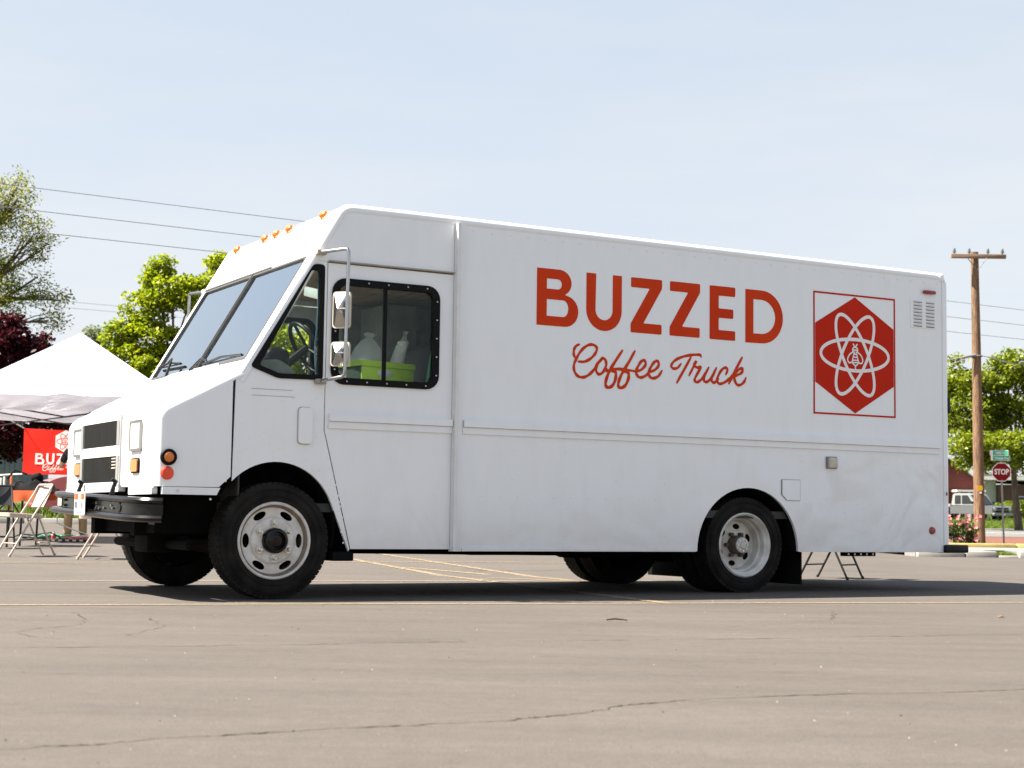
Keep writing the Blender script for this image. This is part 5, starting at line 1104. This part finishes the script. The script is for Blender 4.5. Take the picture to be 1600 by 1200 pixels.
for q in range(4):     # four sloping panels, billowing a little between the ridges
    rm = Matrix.Rotation(R(90 * q), 3, 'Z'); N = 12; vs = []; fs = []
    for i in range(N + 1):
        t = i / N
        for j in range(N + 1):
            s = 2 * j / N - 1; x = s * hw * t; y = -hw * t
            z = za_ + (ze - za_) * t - .06 * math.sin(math.pi * t) * (1 - s * s) + .015 * math.sin(9 * s + q) * t * (1 - abs(s)) - .03 * t * t * (1 - s * s) + .035 * t * max(0, 1 - abs(s) * 6)
            vs.append(rm @ Vector((x, y, z)))
    fs = [(i * (N + 1) + j, i * (N + 1) + j + 1, (i + 1) * (N + 1) + j + 1, (i + 1) * (N + 1) + j) for i in range(N) for j in range(N)]
    MB().add(vs, fs).build('roof_panel', M['canopy'], cn, recalc=False, angle=80)
    vs = []; nn = 24
    for j in range(nn + 1):
        s = 2 * j / nn - 1; zt_ = ze - .03 * (1 - s * s) + .035 * max(0, 1 - abs(s) * 6)
        for k in range(4): vs.append(rm @ Vector((s * hw, -hw - .006 - .012 * math.sin(s * 11 + k) * k / 3, zt_ - .075 * k)))
    MB().add(vs, [(j * 4 + k, (j + 1) * 4 + k, (j + 1) * 4 + k + 1, j * 4 + k + 1) for j in range(nn) for k in range(3)]).build('valance', M['canopy'], cn, recalc=False, angle=80)
    b = rm @ Vector((-hw + .03, -hw + .03, 0)); MB().span((b.x - .017, b.y - .017, .0), (b.x + .017, b.y + .017, ze - .02), .004).build('leg', M['grey_steel'], cn); MB().span((b.x - .05, b.y - .05, 0), (b.x + .05, b.y + .05, .012)).build('foot', M['grey_steel'], cn)
    for k in range(2):
        x0 = -hw + .05 + k * (2 * hw - .1) / 2; x1 = x0 + (2 * hw - .1) / 2; zl, zh = ze - .33, ze - .10
        for a_, b_ in ((zl, zh), (zh, zl)): MB().tube([rm @ Vector((x0, -hw + .05, a_)), rm @ Vector((x1, -hw + .05, b_))], .012, 6).build('truss_bar', M['grey_steel'], cn)
    MB().tube([rm @ Vector((0, 0, za_ - .15)), rm @ Vector((0, -hw + .05, ze - .12))], .012, 6).build('rafter', M['grey_steel'], cn)
MB().tube([(0, 0, za_ - .6), (0, 0, za_ - .02)], .02, 8).build('centre_post', M['grey_steel'], cn)
# banner
Yb = 26.0; bw, bh = 1.37, .745; bxl = sx(38, Yb); bz0 = 1.185
bn = thing('banner', 'red cloth banner with the white coffee truck lettering under the canopy', 'banner', (bxl, Yb, bz0))
N = 22; vs = []
for i in range(N + 1):
    for j in range(9):
        x = bw * i / N; z = bh * j / 8; vs.append((x, .006 * math.sin(x * 7 + z * 3) + .004 * math.sin(z * 9 - x * 4), z - .018 * math.sin(math.pi * i / N) * (j / 8) - .012 * x / bw))
bf = [(i * 9 + j, (i + 1) * 9 + j, (i + 1) * 9 + j + 1, i * 9 + j + 1) for i in range(N) for j in range(8)]
MB().add(vs + [(a, b + .006, c) for a, b, c in vs], bf + [tuple(k + len(vs) for k in f[::-1]) for f in bf]).build('cloth', M['cloth_red'], bn, angle=80, recalc=False)
def wav(x, z): return .006 * math.sin(x * 7 + z * 3) + .004 * math.sin(z * 9 - x * 4)
kl = .245; lx, lz = bw / 2 - 1.183 * .41 * 1, 0
def bfn(u, z, d): x = bw / 2 + (u - 3.235) * .41; q = .33 + (z - 2.254) * .41 - .08; return (x, wav(x, q) - .004 + (d - .0055) * .6, q)
buzzed(bfn, M['cloth_white'], bn, .0035, .0055)
def bfs(u, z, d): x = bw / 2 + (u - 3.235) * .42; q = .115 + (z - 1.79) * .42; return (x, wav(x, q) - .006 + d - .0045, q)
script_words(bfs, M['cloth_white'], bn, .0045)
def bfe(u, z, d): x = bw / 2 + (u - 5.197) * .37; q = .535 + (z - 1.999) * .37; return (x, -.016 + d - .0045, q)
_P = P
def P(mb, name, m, parent=None, **kw): return mb.build(name, M[m] if isinstance(m, str) else m, parent or bn, **kw)
emblem(bfe, 'cloth_white', 'cloth_red', bn, frame=False)
P = _P
M['rope'] = mat('white_rope', (.7, .68, .62), .8)
MB().tube([(0, 0, bh), (-.20, -.2, bh + .13)], .012, 6).build('tie_rope', M['rope'], bn); MB().tube([(0, 0, .0), (-.5, .1, -.03), (-1.2, .3, -.06)], .014, 6).build('tie_rope', M['rope'], bn)
MB().tube([(bw, 0, bh), (bw + .2, -.2, bh + .13)], .012, 6).build('tie_rope', M['rope'], bn); MB().tube([(bw, 0, 0), (bw + .3, 0, -.1)], .012, 6).build('tie_rope', M['rope'], bn)

def chair(label, loc, rz, m, group):
    """folding chair, local -x is the way the sitter faces"""
    c = thing('folding_chair', label, 'chair', loc, rz, group); hwid = .205
    for s in (-1, 1):
        y = s * hwid
        MB().tube([(-.30, y, .0), (-.10, y, .36), (.12, y, .72), (.16, y * .98, .80), (.17, y * .90, .815)], .0125, 8).build('side_tube', M[m], c)
        MB().tube([(.02, y * .86, .47), (.11, y * .86, .26), (.235, y * .86, .0)], .0115, 8).build('rear_leg', M[m], c)
        MB().box((-.04, y * .93, .46), (.16, .012, .03), Matrix.Rotation(R(-8), 3, 'Y')).build('seat_hinge', M[m], c)
        for x in (-.30, .235): MB().tube([(x, y * (1 if x < 0 else .86), 0), (x + (.012 if x < 0 else -.008), y * (1 if x < 0 else .86), .03)], .016, 8).build('foot_cap', M[m], c)
    MB().tube([(-.22, -hwid, .145), (-.22, hwid, .145)], .009, 6).build('stretcher', M[m], c); MB().tube([(.165, -hwid * .86, .15), (.165, hwid * .86, .15)], .009, 6).build('stretcher', M[m], c)
    MB().tube([(.17, -hwid * .90, .815), (.17, hwid * .90, .815)], .0125, 8).build('top_tube', M[m], c)
    mb = MB(); N = 10; vs = []      # curved backrest panel
    for i in range(N + 1):
        s = 2 * i / N - 1
        for z in (.56, .60, .76, .815):
            vs.append((.075 + (z - .575) * .44 + .035 * (1 - s * s), s * hwid * .97, z))
    k = len(vs); ff = [(i * 4 + j, (i + 1) * 4 + j, (i + 1) * 4 + j + 1, i * 4 + j + 1) for i in range(N) for j in range(3)]
    mb.add(vs + [(a + .014, b, z) for a, b, z in vs], ff + [tuple(q + k for q in f[::-1]) for f in ff] + [(i * 4 + 3, (i + 1) * 4 + 3, (i + 1) * 4 + 3 + k, i * 4 + 3 + k) for i in range(N)] + [(i * 4, i * 4 + k, (i + 1) * 4 + k, (i + 1) * 4) for i in range(N)]); mb.build('backrest', M[m], c, angle=50)
    seat = roundpoly([(-.31, -.175), (-.31, .175), (.09, .18), (.09, -.18)], .06, 5)
    MB().prism(seat, [], lambda a, b, d: (a, b, d + .445 - .05 * (a + .0) + .012 * math.cos(b * 8)), -.018, .026).build('seat', M[m], c, angle=50); return c
gz2 = lambda x, y: gz(x, y)
x, y = sx(53, 18.9), 18.9
ch0 = chair('beige folding chair left of the truck bumper, shown in profile with its seat open', (x, y, gz2(x, y)), R(38), 'beige', 'folding chairs around the truck')
ch0.scale = (1.05, 1.05, 1.03)
x, y = -4.60, 18.45
copy_tree(ch0, (x, y, gz2(x, y)), R(6), 'beige folding chair whose legs alone show below the front bumper')
x, y = -6.72, 21.0
ch1 = chair('black folding chair at the left edge, its back to the orange table', (x, y, gz2(x, y)), R(115), 'blk', 'folding chairs around the truck')
Mt = Matrix.Translation((-1.603, 10.994, 0)) @ Matrix.Rotation(R(29.5), 4, 'Z')
w_ = Mt @ Vector((6.02, 2.72, 0))
copy_tree(ch1, (3.33, 16.5, 0), R(-38), 'black folding chair behind the rear wheel of which only the legs show')
w2 = Mt @ Vector((6.55, 2.62, 0))
# table with orange cloth, bag on top
x, y = sx(62, 21.9), 21.9; z = gz(x, y)
tb = thing('folding_table', 'black-legged folding table under an orange cloth behind the chairs', 'table', (x, y, z), R(-4))
MB().span((-.62, -.36, .715), (.10, .36, .74), .008).build('table_top', M['blk'], tb)
for sx_ in (-.52, -.10):
    for sy_ in (-.3, .3): MB().tube([(sx_, sy_, 0), (sx_ + .02, sy_, .71)], .016, 8).build('leg', M['blk'], tb)
MB().tube([(-.52, -.3, .40), (-.15, -.3, .69)], .010, 6).build('leg_brace', M['blk'], tb); MB().tube([(-.10, -.3, .40), (-.28, -.3, .69)], .010, 6).build('leg_brace', M['blk'], tb)
oc = MB(); xs_ = np.linspace(-.655, .135, 20); vs = []
for i, xx in enumerate(xs_):
    for k, (yy, zz_) in enumerate(((-.392 - .012 * math.sin(i * 1.1), .60 + .012 * math.sin(i * .9)), (-.385, .68), (-.375, .745), (-.15, .748), (.15, .748), (.375, .745), (.39, .62))): vs.append((xx, yy, zz_))
oc.add(vs, [(i * 7 + k, (i + 1) * 7 + k, (i + 1) * 7 + k + 1, i * 7 + k + 1) for i in range(19) for k in range(6)]); o = oc.build('tablecloth', M['cloth_orange'], None, recalc=False, angle=60); o.matrix_world = Matrix.Translation((x, y, z)) @ Matrix.Rotation(R(-4), 4, 'Z'); tag(o, 'orange cloth draped over the folding table behind the chairs', 'tablecloth')
M['bag_blk'] = mat('black_nylon', (.004, .004, .0045), .85, var=.4, nscale=8, bump=.5, bscale=9, spec=.15)
def bag_shape():
    g = random.Random(4); mb = MB(); N = 16; vs = []
    prof = [.02, .05, .08, .07, .10, .13, .12, .09, .11, .12, .16, .15, .12, .13, .09, .05, .02]
    for i in range(N + 1):
        x = -.40 + .78 * i / N
        for k in range(9):
            a = R(180 * k / 8); q = 1 + g.uniform(-.14, .14); vs.append((x + g.uniform(-.012, .012), math.cos(a) * (.08 + .12 * math.sin(math.pi * (i + .5) / (N + 1))) * q, max(0, prof[i] * math.sin(a) ** .7 * q if k not in (0, 8) else 0)))
    return mb.add(vs, [(i * 9 + k, (i + 1) * 9 + k, (i + 1) * 9 + k + 1, i * 9 + k + 1) for i in range(N) for k in range(8)])
bg_ = thing('equipment_bag', 'slumped black gear bag heaped on the orange table below the banner', 'bag', (x - .10, y + .02, z + .75))
def lump(rx, ry, rz, seed, c=(0, 0, 0)):
    g = random.Random(seed); mb = MB(); mb.lathe([(math.cos(R(a)), math.sin(R(a))) for a in range(-90, 91, 15)], lambda a, b, d: (c[0] + a * rx * (1 + .12 * math.sin(3 * a + seed)), c[1] + b * ry, c[2] + d * rz * (1 + .1 * math.sin(4 * a + 2 * b))), 20); return mb
bag_shape().build('bag_body', M['bag_blk'], bg_); lump(.085, .08, .075, 3, (.10, -.02, .17)).build('bag_pouch', M['bag_blk'], bg_); MB().tube([(-.3, -.05, .16), (-.18, -.12, .27), (-.02, -.1, .22)], .014, 6).build('strap', M['bag_blk'], bg_)
# cords and hoses on the ground
M['hose_g'] = mat('green_garden_hose', (.02, .16, .07), .5); M['cord_k'] = mat('black_cord', (.01, .01, .01), .6); M['cord_r'] = mat('red_cord', (.45, .02, .03), .6); M['cord_w'] = mat('pale_cord', (.5, .48, .42), .6)
def floor_cord(name, label, cat, cx, cy, rx, ry, turns, r, m, seed, tail=None):
    g = random.Random(seed); pts = []
    for k in range(int(turns * 14)):
        a = k / 14 * 2 * math.pi; q = 1 + .25 * math.sin(a * .37 + seed) + g.uniform(-.06, .06); X, Y_ = cx + rx * q * math.cos(a), cy + ry * q * math.sin(a); pts.append((X, Y_, gz(X, Y_) + r + .004 + .02 * (k / 14) % .05 + abs(g.gauss(0, .012))))
    if tail: pts += [(a, b, gz(a, b) + r + c) for a, b, c in tail]
    tag(MB().tube([tuple(p) for p in catmull(pts, 2)], r, 6).build(name, M[m]), label, cat)
Yc = 24.0
floor_cord('garden_hose', 'loose coil of green hose on the asphalt under the canopy', 'hose', sx(92, Yc), Yc, .30, .22, 4.5, .013, 'hose_g', 1, [(sx(60, Yc), Yc - .1, 0), (sx(35, Yc), Yc - .2, 0)])
floor_cord('extension_cord', 'black extension cord in loops left of the green hose', 'cord', sx(66, Yc), Yc - .25, .22, .2, 3.5, .011, 'cord_k', 2, [(sx(100, Yc), Yc - .5, .12), (sx(115, Yc), Yc - .35, 0)])
floor_cord('extension_cord', 'red cord looped below the front bumper', 'cord', sx(138, Yc), Yc - .3, .2, .16, 2, .008, 'cord_r', 3, [(sx(160, Yc), Yc - .4, .02)])
floor_cord('extension_cord', 'pale cord trailing between the hose and the bumper', 'cord', sx(118, Yc), Yc + .2, .2, .15, 2, .010, 'cord_w', 4, [(sx(98, Yc), Yc - .1, .25), (sx(104, Yc), Yc - .1, .42)])
x = sx(112, Yc - .6); ps = thing('power_strip', 'flat black power strip on the asphalt by the standing person', 'power strip', (x, Yc - .6, gz(x, Yc - .6)), R(6)); MB().span((-.28, -.05, 0), (.28, .05, .045), .01).build('strip_body', M['blk'], ps)
for k in range(5): MB().span((-.22 + k * .10, -.052, .012), (-.17 + k * .10, -.049, .036)).build('socket', M['cord_w'], ps)
x = sx(90.5, Yc - .4); bt = thing('bottle', 'small plastic bottle with a red label standing by the hose', 'bottle', (x, Yc - .4, gz(x, Yc - .4))); MB().lathe([(0, 0), (.032, 0), (.034, .02), (.034, .10), (.014, .13), (.014, .15), (0, .15)], lambda a, b, d: (a, b, d), 16).build('bottle_body', M['cord_w'], bt); MB().lathe([(.0355, .04), (.0355, .09)], lambda a, b, d: (a, b, d), 16).build('bottle_label', M['cord_r'], bt)

# ---------------------------------------------------------------- red car on the grass edge behind
M['car_red'] = mat('dark_red_car_paint', (.42, .010, .014), .2, var=.08, nscale=3, coat=.8); M['car_glass'] = glass_mat('car_window', (.10, .11, .12), .08, 1.2)
Yr = 34.2; x = sx(64, Yr); rc_ = thing('parked_car', 'dark red car parked behind the canopy, its nose beside the truck bumper', 'car', (x, Yr, e_left(32) + .02), R(24))
rc_.scale = (1.1, 1.1, 1.22)
cf = lambda a, b, d: (a, d, b)
body = roundpoly([(0, .28), (-.02, .52), (.05, .66), (.35, .80), (1.05, .92), (2.9, .98), (3.9, .98), (4.35, .86), (4.4, .30)], .10, 5)
MB().prism(body, [], cf, 0, 1.72).build('car_body', M['car_red'], rc_, angle=50)
cabn = roundpoly([(.95, .90), (1.65, 1.36), (2.0, 1.42), (3.0, 1.42), (3.3, 1.34), (3.9, .94)], .08)
MB().prism(cabn, [], cf, .12, 1.60).build('car_cabin', M['car_red'], rc_, angle=50)
for d0, d1 in ((.108, .118), (1.602, 1.612)):
    for q in ([(1.28, .97), (2.05, .98), (2.05, 1.35), (1.75, 1.31)], [(2.13, .98), (3.0, .98), (3.0, 1.35), (2.13, 1.36)]): MB().prism(roundpoly(q, .04), [], cf, d0, d1).build('side_window', M['win_dark'], rc_)
MB().prism([(.2, 0), (1.52, 0), (1.42, 1), (.3, 1)], [], lambda a, b, d: (1.02 + .62 * b - d, a, .955 + .42 * b + d), .0, .012).build('windshield', M['win_dark'], rc_)
for y in (.17, 1.55): MB().box((.10, y, .62), (.26, .26, .13), Matrix.Rotation(R(-25), 3, 'Y'), .04, 3).build('headlight', M['lens'], rc_)
MB().span((-.03, .45, .40), (.0, 1.27, .54), .01).build('grille', M['blk'], rc_); MB().span((-.05, .05, .28), (.06, 1.67, .38), .03).build('bumper', M['car_red'], rc_); MB().span((.8, -.14, .92), (1.0, .0, 1.06), .03).build('side_mirror', M['blk'], rc_)
for xx in (.82, 3.5):
    for yy in (-.02, 1.52): car_wheel(rc_, xx, yy, .31, .31, .21)

# ---------------------------------------------------------------- the person behind the bumper
M['skin'] = mat('skin', (.52, .30, .21), .5, var=.06, nscale=20); M['hair'] = mat('dark_hair', (.012, .009, .008), .6, var=.3, nscale=40); M['khaki'] = mat('khaki_trousers', (.24, .16, .075), .85, var=.15, nscale=10, bump=.4, bscale=30); M['shirt'] = mat('black_shirt', (.015, .015, .017), .85, var=.2, nscale=9); M['shoe'] = mat('dark_shoe', (.03, .027, .025), .6)
Yq = 24.9; x = sx(124, Yq)
pe = thing('person', 'person with dark hair, black shirt and khaki trousers standing behind the truck bumper', 'person', (x, Yq, gz(x, Yq)), R(200))
def skin_mesh(name, joints, edges, m, par, sub=2, root=0):
    me = bpy.data.meshes.new(name); me.from_pydata([j[:3] for j in joints], edges, []); o = bpy.data.objects.new(name, me); col.objects.link(o)
    o.modifiers.new('s', 'SKIN'); sv = me.skin_vertices[0].data
    for i, j in enumerate(joints): sv[i].radius = (j[3], j[4] if len(j) > 4 else j[3]); sv[i].use_root = (i == root)
    ss = o.modifiers.new('d', 'SUBSURF'); ss.levels = sub; ss.render_levels = sub
    dg = bpy.context.evaluated_depsgraph_get(); me2 = bpy.data.meshes.new_from_object(o.evaluated_get(dg)); bpy.data.objects.remove(o)
    me2.polygons.foreach_set('use_smooth', [True] * len(me2.polygons)); me2.materials.clear(); me2.materials.append(M[m]); n_ = bpy.data.objects.new(name, me2); col.objects.link(n_); n_.parent = par; return n_
J = [(0, 0, .88, .13, .10), (0, .0, 1.08, .125, .095), (0, .01, 1.24, .15, .10), (0, .02, 1.36, .07, .06), (0, .0, 1.44, .052), (0, -.01, 1.52, .075, .085), (0, -.01, 1.60, .072, .082), (0, -.005, 1.655, .045, .05),
     (-.17, .01, 1.33, .052), (-.24, .0, 1.08, .040), (-.20, -.14, .90, .030), (-.18, -.20, .87, .03, .02), (.17, .01, 1.33, .052), (.25, -.05, 1.10, .040), (.20, -.24, 1.16, .030), (.18, -.31, 1.19, .03, .02),
     (-.09, .0, .80, .085), (-.10, -.01, .47, .058), (-.11, .03, .09, .040), (-.115, -.06, .035, .042, .03), (-.12, -.14, .028, .035, .024), (.09, .0, .80, .085), (.11, .0, .47, .058), (.12, .03, .09, .040), (.125, -.06, .035, .042, .03), (.13, -.14, .028, .035, .024)]
E_ = [(0, 1), (1, 2), (2, 3), (3, 4), (4, 5), (5, 6), (6, 7), (2, 8), (8, 9), (9, 10), (10, 11), (2, 12), (12, 13), (13, 14), (14, 15), (0, 16), (16, 17), (17, 18), (18, 19), (19, 20), (0, 21), (21, 22), (22, 23), (23, 24), (24, 25)]
bdy = skin_mesh('body', J, E_, 'skin', pe)
for s in (-1, 1):
    MB().lathe([(0, -.010), (.009, -.006), (.011, 0), (.009, .006), (0, .010)], lambda a, b, d, s=s: (s * .032 + a, -.088 + b, 1.565 + d), 10).build('eye', M['shoe'], bdy); MB().box((s * .078, .0, 1.55), (.015, .035, .06), None, .006).build('ear', M['skin'], bdy)
    hb = (-.18, -.20, .87) if s < 0 else (.18, -.31, 1.19)
    for k, L_ in enumerate((.062, .072, .068, .052)):
        o0 = Vector(hb) + Vector(((k - 1.5) * .017, -.02, -.004)); MB().tube([o0, o0 + Vector((0, -L_ * .5, -.006)), o0 + Vector((0, -L_ * .85, -.024)), o0 + Vector((0, -L_, -.034))], [.0088, .0085, .0075, .005], 7).build('finger', M['skin'], bdy)
    o0 = Vector(hb) + Vector((-s * .028, .0, 0)); MB().tube([o0, o0 + Vector((-s * .02, -.028, -.008)), o0 + Vector((-s * .018, -.055, -.016))], [.011, .0095, .006], 7).build('thumb', M['skin'], bdy)
MB().add([(0, -.118, 1.535), (-.016, -.088, 1.53), (.016, -.088, 1.53), (0, -.088, 1.575)], [(0, 1, 3), (0, 3, 2), (0, 2, 1)]).build('nose', M['skin'], bdy); MB().box((0, -.090, 1.505), (.042, .012, .010), None, .004).build('mouth', M['cloth_red'], bdy)
lump(.092, .098, .092, 5, (0, .012, 1.60)).build('hair', M['hair'], pe); lump(.085, .05, .10, 6, (0, .065, 1.53)).build('hair_back', M['hair'], pe)
skin_mesh('shirt', [(0, 0, .86, .145, .115), (0, 0, 1.08, .138, .108), (0, .01, 1.24, .165, .115), (0, .02, 1.345, .10, .08), (-.17, .01, 1.33, .066), (-.225, .0, 1.14, .058), (.17, .01, 1.33, .066), (.23, -.03, 1.16, .058)], [(0, 1), (1, 2), (2, 3), (2, 4), (4, 5), (2, 6), (6, 7)], 'shirt', pe)
skin_mesh('trousers', [(0, 0, .90, .145, .115), (-.09, 0, .80, .10), (-.10, -.01, .47, .076), (-.11, .025, .12, .066), (-.11, .02, .05, .07), (.09, 0, .80, .10), (.11, 0, .47, .076), (.12, .025, .12, .066), (.12, .02, .05, .07)], [(0, 1), (1, 2), (2, 3), (3, 4), (0, 5), (5, 6), (6, 7), (7, 8)], 'khaki', pe)
for s in (-1, 1): skin_mesh('shoe', [(s * .112, .05, .045, .046, .038), (s * .117, -.04, .045, .05, .036), (s * .125, -.15, .035, .045, .028), (s * .127, -.19, .03, .03, .022)], [(0, 1), (1, 2), (2, 3)], 'shoe', pe, 2)
